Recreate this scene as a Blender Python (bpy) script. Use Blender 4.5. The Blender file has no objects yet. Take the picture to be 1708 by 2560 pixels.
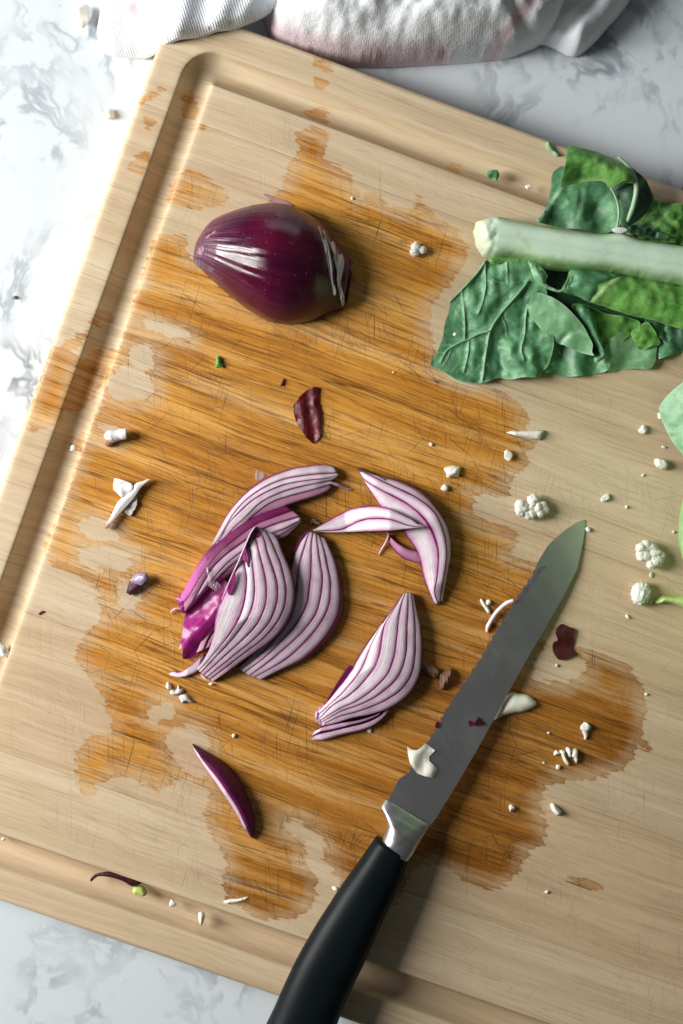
import bpy, math, random
import numpy as np
from mathutils import Vector, Matrix, noise, geometry

random.seed(7)
rng = np.random.default_rng(7)
scn = bpy.context.scene
COL = scn.collection

# ---------------------------------------------------------------- camera, light, exposure
PW, PH = 1708.0, 2560.0          # size of the photograph, used for measuring
SC = 5700.0                      # photograph pixels per metre on the board top
T = 0.022                        # height of the board top above the counter
H = 0.62                         # camera distance from the board top
FPX = H * SC
TILT = math.radians(1.9)         # the right side of the board is a little farther away
du = Vector((math.cos(math.radians(19.67)), -math.sin(math.radians(19.67)), 0))
view = (Vector((0, 0, -1)) * math.cos(TILT) + du * math.sin(TILT)).normalized()
CAMP = Vector((0, 0, T)) - view * H
zc = -view
xc = Vector((0, 1, 0)).cross(zc).normalized()
yc = zc.cross(xc)
ROT = Matrix((xc, yc, zc)).transposed()
cam = bpy.data.cameras.new('camera')
cam_o = bpy.data.objects.new('camera', cam)
COL.objects.link(cam_o)
cam_o.matrix_world = Matrix.Translation(CAMP) @ ROT.to_4x4()
cam.sensor_fit = 'VERTICAL'
cam.sensor_height = 36.0
cam.sensor_width = 24.0
cam.lens = 36.0 * FPX / PH
cam.clip_start = 0.01
cam.clip_end = 50
cam.dof.use_dof = True
cam.dof.focus_distance = H - 0.009
cam.dof.aperture_fstop = 3.4
scn.camera = cam_o

world = bpy.data.worlds.new('World')
scn.world = world
world.use_nodes = True
bg = world.node_tree.nodes['Background']
bg.inputs['Color'].default_value = (0.92, 0.97, 1.0, 1)
bg.inputs['Strength'].default_value = 0.05

def area_light(name, loc, target, sx, sy, power, color):
    l = bpy.data.lights.new(name, 'AREA')
    l.shape = 'RECTANGLE'
    l.size, l.size_y = sx, sy
    l.energy = power
    l.color = color
    o = bpy.data.objects.new(name, l)
    COL.objects.link(o)
    o.location = loc
    d = (Vector(target) - Vector(loc)).normalized()
    o.rotation_euler = d.to_track_quat('-Z', 'Y').to_euler()
    return o
# the window beside the counter
area_light('window_light', (-0.82, 0.16, T + 0.455), (0.0, 0.0, T), 0.34, 0.60, 18.0, (1.0, 0.985, 0.955))
area_light('top_fill_light', (0.12, 0.95, T + 0.36), (0.05, 0.1, T), 0.90, 0.34, 1.1, (0.92, 0.97, 1.0))  # added fill lamp that lifts the top and right; no known window there

scn.view_settings.view_transform = 'Standard'
scn.view_settings.look = 'None'
scn.view_settings.exposure = 0.0
scn.view_settings.gamma = 1.0
scn.cycles.max_bounces = 6

# ---------------------------------------------------------------- measuring helpers
Rn = np.array(ROT)
Cn = np.array(CAMP)

def W(P, z):
    """points of the photograph lying at height z (metres above the counter) -> world xyz"""
    P = np.asarray(P, float).reshape(-1, 2)
    z = np.broadcast_to(np.asarray(z, float), (len(P),))
    d = np.stack([(P[:, 0] - PW / 2) / FPX, -(P[:, 1] - PH / 2) / FPX, -np.ones(len(P))], 1) @ Rn.T
    t = (z - Cn[2]) / d[:, 2]
    return Cn + d * t[:, None]

def proj(X):
    c = (np.asarray(X, float) - Cn) @ Rn
    return np.stack([PW / 2 + FPX * c[:, 0] / -c[:, 2], PH / 2 - FPX * c[:, 1] / -c[:, 2]], 1)

def zoom(ox, oy, s):
    return lambda *pts: [(ox + x * s, oy + y * s) for x, y in pts]
Z5 = zoom(400, 1120, .3827)
Z6 = zoom(760, 1140, .2679)
Z7 = zoom(740, 1440, .2806)
Z8 = zoom(900, 1280, .3914)
Z4 = zoom(1050, 340, .4196)
ZO = zoom(400, 450, .3508)
ZL = zoom(0, 640, .3827)
ZM = zoom(0, 1280, .3827)
ZB = zoom(0, 1920, .4464)
ZH = zoom(600, 1900, .4464)
ZR = zoom(1200, 940, .324)
ZS = zoom(1150, 1500, .3559)
ZP = zoom(550, 900, .3827)
ZQ = zoom(420, 1360, .1532)
ZW = zoom(230, 1060, .1872)
ZU = zoom(1300, 340, .2602)
ZV = zoom(1300, 640, .2602)
ZX = zoom(1060, 640, .2168)
ZD = zoom(0, 0, 1.0893)
ZT1 = zoom(0, 0, .5447)
ZT2 = zoom(854, 0, .5447)

def spline(pts, n, closed=False):
    """Catmull-Rom through pts, resampled to n points evenly along its length"""
    p = np.asarray(pts, float)
    if len(p) == 2 and not closed:
        t = np.linspace(0, 1, n)[:, None]
        return p[0] * (1 - t) + p[1] * t
    if closed:
        q = np.vstack([p[-1], p, p[0], p[1]])
    else:
        q = np.vstack([2 * p[0] - p[1], p, 2 * p[-1] - p[-2]])
    out = []
    k = 14
    tt = np.linspace(0, 1, k, endpoint=False)[:, None]
    for i in range(1, len(q) - 2):
        a, b, c, d = q[i - 1], q[i], q[i + 1], q[i + 2]
        out.append(.5 * ((2 * b) + (c - a) * tt + (2 * a - 5 * b + 4 * c - d) * tt ** 2 + (3 * b - a - 3 * c + d) * tt ** 3))
    out = np.vstack(out + [q[-2][None]])
    L = np.concatenate([[0], np.cumsum(np.linalg.norm(np.diff(out, axis=0), axis=1))])
    s = np.linspace(0, L[-1], n + 1)[:-1] if closed else np.linspace(0, L[-1], n)
    return np.stack([np.interp(s, L, out[:, 0]), np.interp(s, L, out[:, 1])], 1)

def seg_dist(P, line, closed=False):
    P = np.asarray(P, float)
    a = np.asarray(line, float)
    b = np.roll(a, -1, 0) if closed else a[1:]
    a = a if closed else a[:-1]
    best = np.full(len(P), 1e9)
    for (ax, ay), (bx, by) in zip(a, b):
        ex, ey = bx - ax, by - ay
        l2 = ex * ex + ey * ey + 1e-12
        t = np.clip(((P[:, 0] - ax) * ex + (P[:, 1] - ay) * ey) / l2, 0, 1)
        best = np.minimum(best, (P[:, 0] - ax - t * ex) ** 2 + (P[:, 1] - ay - t * ey) ** 2)
    return np.sqrt(best)

def inside(P, poly):
    P = np.asarray(P, float)
    q = np.asarray(poly, float)
    r = np.zeros(len(P), bool)
    j = len(q) - 1
    for i in range(len(q)):
        (xi, yi), (xj, yj) = q[i], q[j]
        if yi != yj:
            c = ((yi > P[:, 1]) != (yj > P[:, 1])) & (P[:, 0] < (xj - xi) * (P[:, 1] - yi) / (yj - yi) + xi)
            r ^= c
        j = i
    return r

def sdist(P, poly):
    return np.where(inside(P, poly), 1, -1) * seg_dist(P, poly, True)

def nz(P, s, seed=0.0, octaves=3):
    """smooth noise at 2-D points, about -1..1"""
    return np.array([noise.fractal(Vector((x * s, y * s, seed)), 1.0, 2.0, octaves) for x, y in np.asarray(P)])

# ---------------------------------------------------------------- object helpers
ORG = {}

def link(o, parent=None):
    COL.objects.link(o)
    if parent is not None:
        o.parent = parent
    return o

def tag(o, label=None, cat=None, group=None, kind=None):
    if label: o['label'] = label
    if cat: o['category'] = cat
    if group: o['group'] = group
    if kind: o['kind'] = kind
    return o

def thing(name, label, cat, px, z=T, group=None):
    o = bpy.data.objects.new(name, None)
    o.empty_display_size = .01
    link(o)
    loc = W([px], z)[0]
    o.location = loc
    ORG[o.name] = np.array(loc)
    return tag(o, label, cat, group)

def mesh(name, V, F, mat, parent=None, attrs=None, smooth=True, local=False):
    V = np.asarray(V, float)
    if parent is not None:
        org = ORG[parent.name]
    else:
        org = np.array([V[:, 0].mean(), V[:, 1].mean(), V[:, 2].min()])
    if local:
        org = np.zeros(3)
    m = bpy.data.meshes.new(name)
    m.from_pydata((V - org).tolist(), [], F)
    if smooth:
        m.polygons.foreach_set('use_smooth', [True] * len(m.polygons))
    for k, a in (attrs or {}).items():
        at = m.attributes.new(k, 'FLOAT', 'POINT')
        at.data.foreach_set('value', np.asarray(a, np.float32))
    m.materials.append(mat)
    m.update()
    o = bpy.data.objects.new(name, m)
    link(o, parent)
    if parent is None:
        o.location = org
    ORG[o.name] = org
    return o

def cdt(outline, spacing, jitter=.25):
    """triangulate the inside of an outline with an even spread of points"""
    q = np.asarray(outline, float)
    x0, y0 = q.min(0); x1, y1 = q.max(0)
    xs = np.arange(x0, x1 + spacing, spacing)
    ys = np.arange(y0, y1 + spacing, spacing * .866)
    g = np.array([(x + (spacing / 2 if k % 2 else 0), y) for k, y in enumerate(ys) for x in xs])
    g = g + rng.uniform(-jitter, jitter, g.shape) * spacing
    g = g[inside(g, q)]
    if len(g):
        g = g[seg_dist(g, q, True) > spacing * .55]
    pts = np.vstack([q, g]) if len(g) else q
    n = len(q)
    r = geometry.delaunay_2d_cdt([Vector(p) for p in pts], [(i, (i + 1) % n) for i in range(n)], [list(range(n))], 1, 1e-6)
    P = np.array([(v.x, v.y) for v in r[0]])
    F = [list(f) for f in r[2]]
    F2 = []
    for f in F:
        a = P[f]
        s = (a[1, 0] - a[0, 0]) * (a[2, 1] - a[0, 1]) - (a[1, 1] - a[0, 1]) * (a[2, 0] - a[0, 0])
        F2.append(f[::-1] if s > 0 else f)       # photo y runs down, so flip to face up
    return P, F2

def sheet(name, outline, zf, mat, parent=None, spacing=10, thick=.6, floor=None, zref=2.0, attrs=None, n=None, smooth_outline=True, hard=None):
    """a closed body over an outline of the photograph. zf(P, d) gives its top in mm above the board"""
    if hard is None: hard = floor is None
    o = np.asarray(outline, float)
    if smooth_outline:
        L = np.linalg.norm(np.diff(np.vstack([o, o[:1]]), axis=0), axis=1).sum()
        o = spline(o, n or max(16, int(L / spacing)), True)
    P, F = cdt(o, spacing)
    d = seg_dist(P, o, True)
    z = np.asarray(zf(P, d), float) * np.ones(len(P))
    th_ = thick(P, d) if callable(thick) else thick
    zb = z - th_ if floor is None else np.minimum(floor * np.ones(len(P)), z - .2)
    X = W(P, T + zref * .001)
    top = X.copy(); top[:, 2] = T + z * .001
    bot = X.copy(); bot[:, 2] = T + zb * .001
    m = len(P)
    from collections import Counter
    cnt = Counter()
    for f in F:
        for a, b in zip(f, f[1:] + f[:1]):
            cnt[(a, b)] += 1
    faces = list(F) + [[i + m for i in f[::-1]] for f in F]
    rim = [(a, b) for (a, b) in cnt if (b, a) not in cnt]
    for k_, (a, b) in enumerate(rim):
        if hard:        # walls on their own vertices keep a crisp edge
            faces.append([2 * m + 4 * k_ + i for i in range(4)])
        else:
            faces.append([b, a, a + m, b + m])
    at = {'edge': np.concatenate([d, np.zeros(m)]), 'ax': np.tile(P[:, 0] * .01, 2), 'ay': np.tile(P[:, 1] * .01, 2)}
    for k, f in (attrs or {}).items():
        v = f(P, d) * np.ones(m)
        at[k] = np.concatenate([v, v])
    VV = np.vstack([top, bot])
    if hard:
        ex = np.array([[b, a, a + m, b + m] for a, b in rim]).ravel()
        at = {k: np.concatenate([v, v[ex]]) for k, v in at.items()}
        VV = np.vstack([VV, VV[ex]])
    return mesh(name, VV, faces, mat, parent, at)

def puff(h, r, base=0.0, p=.5):
    """rounded pillow profile of height h that falls to base within r pixels of the edge"""
    return lambda P, d: base + h * (1 - (1 - np.clip(d / r, 0, 1)) ** 2) ** p

def strip(name, c0, c1, z0f, z1f, mat, parent, n=60, m=9, bulge=.16, lip=.22, zb=0.0, gap=.55, flare=0.0, flare1=0.0, zref=6.0, extra=None, tn=0.0):
    """one layer of onion between two curves: c0 the outer side, c1 the inner side"""
    a = spline(c0, n); b = spline(c1, n)
    wd = np.linalg.norm(b - a, axis=1)
    g = np.minimum(gap / np.maximum(wd, .1), .2)[:, None]
    a2 = a + (b - a) * g; b2 = b - (b - a) * g
    t = np.linspace(0, 1, n)
    s = np.linspace(0, 1, m)
    z0 = np.broadcast_to(z0f(t) if callable(z0f) else z0f, (n,)); z1 = np.broadcast_to(z1f(t) if callable(z1f) else z1f, (n,))
    zbb = np.broadcast_to(zb(t) if callable(zb) else zb, (n,))
    pts = []; zs = []; ss = []
    dirn = (a - b) / np.maximum(wd, 1e-3)[:, None]
    scale = np.clip(wd / 25, .15, 1)
    pts.append(a2 + dirn * flare * np.sin(np.pi * np.clip(t, .02, .98))[:, None]); zs.append(np.minimum(zbb, z0 - .3)); ss.append(np.full(n, -.6))
    pts.append(a2 + dirn * flare * .8 * np.sin(np.pi * np.clip(t, .02, .98))[:, None]); zs.append(np.minimum(zbb + (z0 - zbb) * .5, z0 - .2)); ss.append(np.full(n, -.3))
    pts.append(a2); zs.append(z0 - lip * scale); ss.append(np.full(n, -.05))
    for k, sv in enumerate(s):
        pts.append(a2 * (1 - sv) + b2 * sv)
        zs.append(z0 * (1 - sv) + z1 * sv + (bulge * math.sin(math.pi * sv) ** .6 - lip * (1 - math.sin(math.pi * sv) ** .18)) * scale)
        ss.append(np.full(n, sv))
    pts.append(b2); zs.append(z1 - lip * scale); ss.append(np.full(n, 1.05))
    pts.append(b2 - dirn * flare1); zs.append(np.minimum(zbb, z1 - .3)); ss.append(np.full(n, 1.6))
    R = len(pts)
    Pm = np.stack(pts, 1).reshape(-1, 2)
    zm = np.stack(zs, 1).reshape(-1)
    sm = np.stack(ss, 1).reshape(-1)
    tm = np.repeat(t, R)
    wob = nz(Pm, .02, tn + 3.3, 2) * .25
    zm = zm + np.where((sm > -.1) & (sm < 1.1), wob, 0)
    X = W(Pm, T + zref * .001)
    X[:, 2] = T + zm * .001
    F = []
    for i in range(n - 1):
        for k in range(R):
            k2 = (k + 1) % R
            if k in (2, R - 3): continue      # the cut edge is crisp: wall and top do not share points
            F.append([i * R + k, (i + 1) * R + k, (i + 1) * R + k2, i * R + k2])
    F.append(list(range(R))); F.append(list(range((n - 1) * R, n * R))[::-1])
    # face orientation: the tops must look up
    i0 = (n // 2) * R + R // 2 - 1
    q = [X[i] for i in (i0, i0 + R, i0 + R + 1)]
    if np.cross(q[1] - q[0], q[2] - q[0])[2] < 0:
        F = [f[::-1] for f in F]
    at = {'s': sm, 't': tm, 'w': np.repeat(wd, R) * .02}
    for k, v in (extra or {}).items():
        at[k] = np.full(len(sm), v)
    return mesh(name, X, F, mat, parent, at)

def tube(name, pts, radii, mat, parent=None, z=None, seg=8, n=24, zref=2.0, flat=1.0):
    """a tapering cord through photo points; z in mm above the board along it"""
    c = spline(pts, n)
    t = np.linspace(0, 1, n)
    r = np.interp(t, np.linspace(0, 1, len(radii)), radii)
    zc_ = np.interp(t, np.linspace(0, 1, len(z)), z) if np.ndim(z) else np.full(n, z)
    X = W(c, T + zref * .001); X[:, 2] = T + zc_ * .001
    tan = np.gradient(X, axis=0); tan[:, 2] *= .5
    tan /= np.linalg.norm(tan, axis=1)[:, None] + 1e-12
    side = np.cross(tan, [0, 0, 1.0]); side /= np.linalg.norm(side, axis=1)[:, None] + 1e-12
    V = []
    for k in range(seg):
        a = 2 * math.pi * k / seg
        V.append(X + side * (r * .001 * math.cos(a))[:, None] + np.array([0, 0, 1.0]) * (r * .001 * flat * math.sin(a))[:, None])
    V = np.stack(V, 1).reshape(-1, 3)
    F = [[i * seg + k, i * seg + (k + 1) % seg, (i + 1) * seg + (k + 1) % seg, (i + 1) * seg + k] for i in range(n - 1) for k in range(seg)]
    F.append(list(range(seg))[::-1]); F.append(list(range((n - 1) * seg, n * seg)))
    return mesh(name, V, F, mat, parent, {'t': np.repeat(t, seg), 's': np.full(n * seg, .5), 'w': np.full(n * seg, .5)})

import bmesh
def blob_verts(center_px, rx, ry, rz, zc, sub=3, rough=.15, fs=1.6, seed=0.0, rot=0.0, flatb=True, facet=0.0):
    """a lumpy ellipsoid; radii in px (rx, ry) and mm (rz); zc centre height in mm"""
    bm = bmesh.new()
    bmesh.ops.create_icosphere(bm, subdivisions=sub, radius=1.0)
    V = np.array([v.co[:] for v in bm.verts]); F = [[v.index for v in f.verts] for f in bm.faces]
    bm.free()
    if facet:
        r2 = np.random.default_rng(int(seed * 1000) % 99991)
        for _ in range(9):
            nrm = r2.normal(size=3); nrm /= np.linalg.norm(nrm)
            lim = r2.uniform(.45, .8)
            dd = V @ nrm
            V = V - np.clip(dd - lim, 0, None)[:, None] * nrm * facet
    f = np.array([noise.fractal(Vector(v * fs) + Vector((seed, seed * 1.7, 3.1)), 1.0, 2.0, 3) for v in V])
    V = V * (1 + rough * f)[:, None]
    c, s_ = math.cos(rot), math.sin(rot)
    x = V[:, 0] * rx; y = V[:, 1] * ry
    P = np.stack([center_px[0] + c * x - s_ * y, center_px[1] + s_ * x + c * y], 1)
    z = zc + V[:, 2] * rz
    if flatb: z = np.maximum(z, .05)
    X = W(P, T + zc * .001); X[:, 2] = T + z * .001
    # photo y is down: mirrored, so turn the faces round
    return X, [f[::-1] for f in F]

def join(parts):
    V = []; F = []; o = 0
    for v, f in parts:
        V.append(v); F += [[i + o for i in g] for g in f]; o += len(v)
    return np.vstack(V), F

# ---------------------------------------------------------------- material helpers
class M:
    def __init__(s, name):
        s.m = bpy.data.materials.new(name)
        s.m.use_nodes = True
        s.t = s.m.node_tree
        s.b = s.t.nodes['Principled BSDF']
    def put(s, sock, v):
        if isinstance(v, bpy.types.NodeSocket): s.t.links.new(v, sock)
        elif v is not None:
            if hasattr(sock.default_value, '__len__') and not isinstance(v, str):
                v = tuple(v)
                if len(v) == 3 and len(sock.default_value) == 4: v = v + (1,)
            sock.default_value = v
    def set(s, **k):
        for a, v in k.items(): s.put(s.b.inputs[a.replace('_', ' ')], v)
        return s
    def n(s, typ): return s.t.nodes.new(typ)
    def attr(s, name):
        n = s.n('ShaderNodeAttribute'); n.attribute_name = name; return n.outputs['Fac']
    def obj(s): return s.n('ShaderNodeTexCoord').outputs['Object']
    def xyz(s, x, y, z=0.0):
        n = s.n('ShaderNodeCombineXYZ')
        for i, v in enumerate((x, y, z)): s.put(n.inputs[i], v)
        return n.outputs[0]
    def map(s, vec, scale=(1, 1, 1), rot=(0, 0, 0), loc=(0, 0, 0)):
        n = s.n('ShaderNodeMapping'); s.put(n.inputs['Vector'], vec)
        n.inputs['Scale'].default_value = scale; n.inputs['Rotation'].default_value = rot; n.inputs['Location'].default_value = loc
        return n.outputs[0]
    def noise(s, vec, scale=1.0, detail=3.0, rough=.5, dist=0.0, col=False):
        n = s.n('ShaderNodeTexNoise'); s.put(n.inputs['Vector'], vec); s.put(n.inputs['Scale'], scale)
        n.inputs['Detail'].default_value = detail; n.inputs['Roughness'].default_value = rough; n.inputs['Distortion'].default_value = dist
        return n.outputs['Color' if col else 'Fac']
    def voro(s, vec, scale, feature='F1', out='Distance', rand=1.0):
        n = s.n('ShaderNodeTexVoronoi'); n.feature = feature; s.put(n.inputs['Vector'], vec); s.put(n.inputs['Scale'], scale)
        n.inputs['Randomness'].default_value = rand
        return n.outputs[out]
    def math(s, op, a, b=None, c=None, clamp=False):
        n = s.n('ShaderNodeMath'); n.operation = op; n.use_clamp = clamp
        for i, v in enumerate((a, b, c)):
            if v is not None: s.put(n.inputs[i], v)
        return n.outputs[0]
    def step(s, v, lo, hi, a=0.0, b=1.0):
        n = s.n('ShaderNodeMapRange'); n.interpolation_type = 'SMOOTHSTEP'
        s.put(n.inputs[0], v); s.put(n.inputs[1], lo); s.put(n.inputs[2], hi); s.put(n.inputs[3], a); s.put(n.inputs[4], b)
        return n.outputs[0]
    def mix(s, f, a, b, mode='MIX'):
        n = s.n('ShaderNodeMix'); n.data_type = 'RGBA'; n.blend_type = mode
        s.put(n.inputs['Factor'], f); s.put(n.inputs[6], a); s.put(n.inputs[7], b)
        return n.outputs[2]
    def ramp(s, f, stops, interp='LINEAR'):
        n = s.n('ShaderNodeValToRGB'); n.color_ramp.interpolation = interp
        e = n.color_ramp.elements
        while len(e) < len(stops): e.new(.5)
        for x, (p, c) in zip(e, stops):
            x.position = p; x.color = tuple(c) + (1,) if len(c) == 3 else c
        s.put(n.inputs[0], f)
        return n.outputs[0]
    def bump(s, h, strength=.3, dist=.001, prev=None):
        n = s.n('ShaderNodeBump'); s.put(n.inputs['Height'], h); n.inputs['Strength'].default_value = strength; n.inputs['Distance'].default_value = dist
        if prev is not None: s.put(n.inputs['Normal'], prev)
        return n.outputs[0]
# ---------------------------------------------------------------- counter
def marble_mat():
    s = M('marble')
    v = s.obj()
    w1 = s.noise(s.map(v, (1, 1, 1)), 9, 4, .55, col=True)
    n = s.n('ShaderNodeVectorMath'); n.operation = 'MULTIPLY_ADD'
    s.put(n.inputs[0], w1); n.inputs[1].default_value = (.10, .10, 0); s.put(n.inputs[2], v)
    wv = n.outputs[0]
    a = s.math('ABSOLUTE', s.math('SUBTRACT', s.noise(s.map(wv, (1, .55, 1), (0, 0, .5)), 14, 5, .62), .5))
    vein = s.step(a, 0.0, .026, 1, 0)
    b = s.math('ABSOLUTE', s.math('SUBTRACT', s.noise(s.map(wv, (1, .6, 1), (0, 0, -.4), (3, 1, 0)), 32, 5, .65), .5))
    vein2 = s.step(b, 0.0, .06, 1, 0)
    mask = s.step(s.noise(v, 11, 3, .6), .50, .64)
    mask2 = s.step(s.noise(s.map(v, loc=(5, 2, 1)), 16, 3, .6), .42, .62)
    cloud = s.step(s.noise(wv, 7, 4, .6), .42, .75)
    c = s.mix(s.math('MULTIPLY', cloud, .30), (.66, .71, .75), (.47, .53, .585))
    c = s.mix(s.math('MULTIPLY', s.math('MULTIPLY', vein, mask), .85), c, (.15, .18, .215))
    c = s.mix(s.math('MULTIPLY', s.math('MULTIPLY', vein2, mask2), .6), c, (.22, .26, .30))
    s.set(Base_Color=c, Roughness=.32)
    return s.m
MARBLE = marble_mat()
V = []; N_ = 24
for j in range(N_ + 1):
    for i in range(N_ + 1):
        V.append((-1.2 + 2.4 * i / N_, -1.2 + 2.4 * j / N_, 0))
F = [[j * (N_ + 1) + i, j * (N_ + 1) + i + 1, (j + 1) * (N_ + 1) + i + 1, (j + 1) * (N_ + 1) + i] for j in range(N_) for i in range(N_)]
top = mesh('countertop', V, F, MARBLE)
tag(top, 'white marble countertop with grey veins under the cutting board', kind='structure')

# ---------------------------------------------------------------- cutting board
def wood_mat():
    s = M('maple_wood')
    v = s.obj()
    # grain coordinates: x along the grain
    bend = s.noise(s.map(v, (6, 14, 1)), 1, 2, .5)
    n = s.n('ShaderNodeVectorMath'); n.operation = 'MULTIPLY_ADD'
    s.put(n.inputs[0], s.noise(s.map(v, (9, 22, 1)), 1, 3, .5, col=True)); n.inputs[1].default_value = (0, .010, 0); s.put(n.inputs[2], v)
    g = n.outputs[0]
    tone = s.attr('tone')
    broad = s.step(s.noise(s.map(g, (5, 110, 1)), 1, 5, .66), .3, .7)
    fine = s.noise(s.map(g, (26, 900, 1)), 1, 5, .66)
    fleck = s.noise(s.map(g, (62, 2100, 1), loc=(2, 7, 0)), 1, 2, .6)
    line = s.noise(s.map(g, (9, 620, 1), loc=(1.3, 4, 0)), 1, 3, .6)
    # wet patches: traced outlines, frayed along the grain
    fray = s.math('ADD', s.math('MULTIPLY', s.math('SUBTRACT', s.noise(s.map(v, (30, 520, 1)), 1, 4, .68), .5), 1.15),
                  s.math('MULTIPLY', s.math('SUBTRACT', s.noise(s.map(v, (110, 200, 1)), 1, 3, .6), .5), .8))
    wsd = s.math('ADD', s.attr('wet'), fray)
    wet = s.step(wsd, -.035, .045)
    rim = s.math('MULTIPLY', wet, s.step(wsd, .05, .5, 1, 0))
    blot = s.step(s.noise(s.map(v, (16, 44, 1), loc=(4, 4, 0)), 1, 4, .6), .40, .68)
    ring = s.step(s.math('ABSOLUTE', s.math('SUBTRACT', s.noise(s.map(g, (2.2, 95, 1), loc=(0, 9, 0)), 1, 3, .6), .5)), .0, .013, 1, 0)
    ring2 = s.step(s.math('ABSOLUTE', s.math('SUBTRACT', s.noise(s.map(g, (4.5, 210, 1), loc=(3, 2, 0)), 1, 3, .62), .5)), .0, .020, 1, 0)
    ring3 = s.math('MULTIPLY', s.step(s.math('ABSOLUTE', s.math('SUBTRACT', s.noise(s.map(g, (7, 520, 1), loc=(8, 1, 0)), 1, 2, .6), .5)), .0, .045, 1, 0), s.step(s.noise(s.map(v, (22, 90, 1), loc=(1, 8, 0)), 1, 3, .6), .42, .62))
    ring = s.math('MAXIMUM', ring, s.math('MULTIPLY', ring3, .7))
    rings = s.math('MULTIPLY', s.math('MAXIMUM', ring, s.math('MULTIPLY', ring2, .8)), s.step(s.noise(s.map(v, (30, 140, 1), loc=(6, 6, 0)), 1, 3, .6), .35, .62))
    pink = s.step(s.noise(s.map(g, (4, 40, 1), loc=(5, 0, 3)), 1, 3, .6), .5, .72)
    soak = s.math('MULTIPLY', wet, s.math('ADD', s.math('ADD', .50, s.math('MULTIPLY', s.step(wsd, .0, 1.2), .52)), s.math('MULTIPLY', s.math('SUBTRACT', broad, .5), .5)), clamp=True)
    # dry wood
    dry = s.mix(broad, (.69, .56, .385), (.56, .43, .275))
    dry = s.mix(s.math('MULTIPLY', s.step(fine, .5, .75), .45), dry, (.38, .255, .15))
    dry = s.mix(s.math('MULTIPLY', s.step(line, .60, .74), .40), dry, (.36, .19, .10))
    dry = s.mix(s.math('MULTIPLY', s.step(fleck, .66, .78), .35), dry, (.26, .165, .095))
    dry = s.mix(s.math('MULTIPLY', pink, .30), dry, (.56, .36, .235))
    dry = s.mix(s.math('MULTIPLY', rings, .38), dry, (.30, .185, .10))
    dry = s.mix(tone, dry, s.mix(1.0, dry, (.93, .87, .80), 'MULTIPLY'))
    # wet wood
    wt = s.mix(broad, (.86, .435, .080), (.50, .195, .020))
    wt = s.mix(s.math('MULTIPLY', blot, .45), wt, (.36, .12, .012))
    wt = s.mix(s.math('MULTIPLY', s.step(fine, .50, .66), .62), wt, (.20, .065, .010))
    wt = s.mix(s.math('MULTIPLY', s.step(s.math('SUBTRACT', 1, fine), .52, .74), .45), wt, (.86, .48, .15))
    wt = s.mix(s.math('MULTIPLY', s.step(line, .60, .68), .62), wt, (.11, .035, .007))
    wt = s.mix(s.math('MULTIPLY', s.step(fleck, .60, .72), .66), wt, (.07, .025, .008))
    wt = s.mix(s.math('MULTIPLY', rings, .85), wt, (.105, .033, .006))
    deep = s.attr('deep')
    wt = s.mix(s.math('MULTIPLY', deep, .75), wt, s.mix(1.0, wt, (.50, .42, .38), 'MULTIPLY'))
    wt = s.mix(s.math('MULTIPLY', rim, .15), wt, (.34, .13, .025))
    c = s.mix(s.math('ADD', soak, s.math('MULTIPLY', s.math('MULTIPLY', wet, s.step(wsd, .05, .22, 1, 0)), .22), clamp=True), dry, wt)
    # knife cuts, in several directions
    cuts = None
    for k, (rot, sx, sy, th, off) in enumerate([(1.22, 30, 1900, .70, 0), (1.05, 45, 2300, .71, 5), (1.50, 24, 1700, .715, 9),
                                                (.35, 34, 1900, .72, 13), (-.55, 40, 2000, .73, 17), (.05, 28, 2200, .69, 21), (-1.15, 40, 1900, .73, 27), (.75, 36, 2100, .72, 31)]):
        f = s.noise(s.map(v, (1, 1, 1), (0, 0, rot)), 1, 0)
        q = s.noise(s.map(s.map(v, (1, 1, 1), (0, 0, rot), (off * .1, off * .037, 0)), (sx, sy, 1)), 1, 1.2, .5)
        l = s.step(q, th - .04, th + .02)
        cuts = l if cuts is None else s.math('MAXIMUM', cuts, l)
    zone = s.step(s.noise(s.map(v, loc=(7, 1, 0)), 34, 3, .6), .40, .64)
    core = s.attr('core')
    cm = s.math('MULTIPLY', s.math('MULTIPLY', cuts, core), s.math('ADD', .25, s.math('MULTIPLY', zone, .75)))
    c = s.mix(s.math('MULTIPLY', cm, s.math('ADD', .36, s.math('MULTIPLY', wet, .46))), c, s.mix(wet, (.22, .13, .07), (.055, .02, .006)))
    # grime worked into the cuts
    dirt = s.math('MULTIPLY', s.step(s.noise(s.map(v, (60, 260, 1), loc=(3, 3, 0)), 1, 5, .7), .56, .74), s.math('MULTIPLY', zone, wet))
    c = s.mix(s.math('MULTIPLY', dirt, .80), c, (.075, .026, .007))
    ro = s.math('ADD', s.math('MULTIPLY', wet, -.20), s.math('ADD', .56, s.math('MULTIPLY', fine, .12)))
    h = s.math('SUBTRACT', s.math('MULTIPLY', fine, -.5), s.math('ADD', cm, s.math('MULTIPLY', s.step(fleck, .62, .76), .5)))
    gouge = s.math('MULTIPLY', s.noise(s.map(v, (150, 520, 1), (0, 0, .5)), 1, 3, .6), s.attr('rough'))
    h = s.math('ADD', h, s.math('MULTIPLY', gouge, 3.0))
    s.set(Base_Color=c, Roughness=ro, Normal=s.bump(h, .28, .0004))
    s.b.inputs['Specular IOR Level'].default_value = .35
    return s.m
WOOD = wood_mat()

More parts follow.
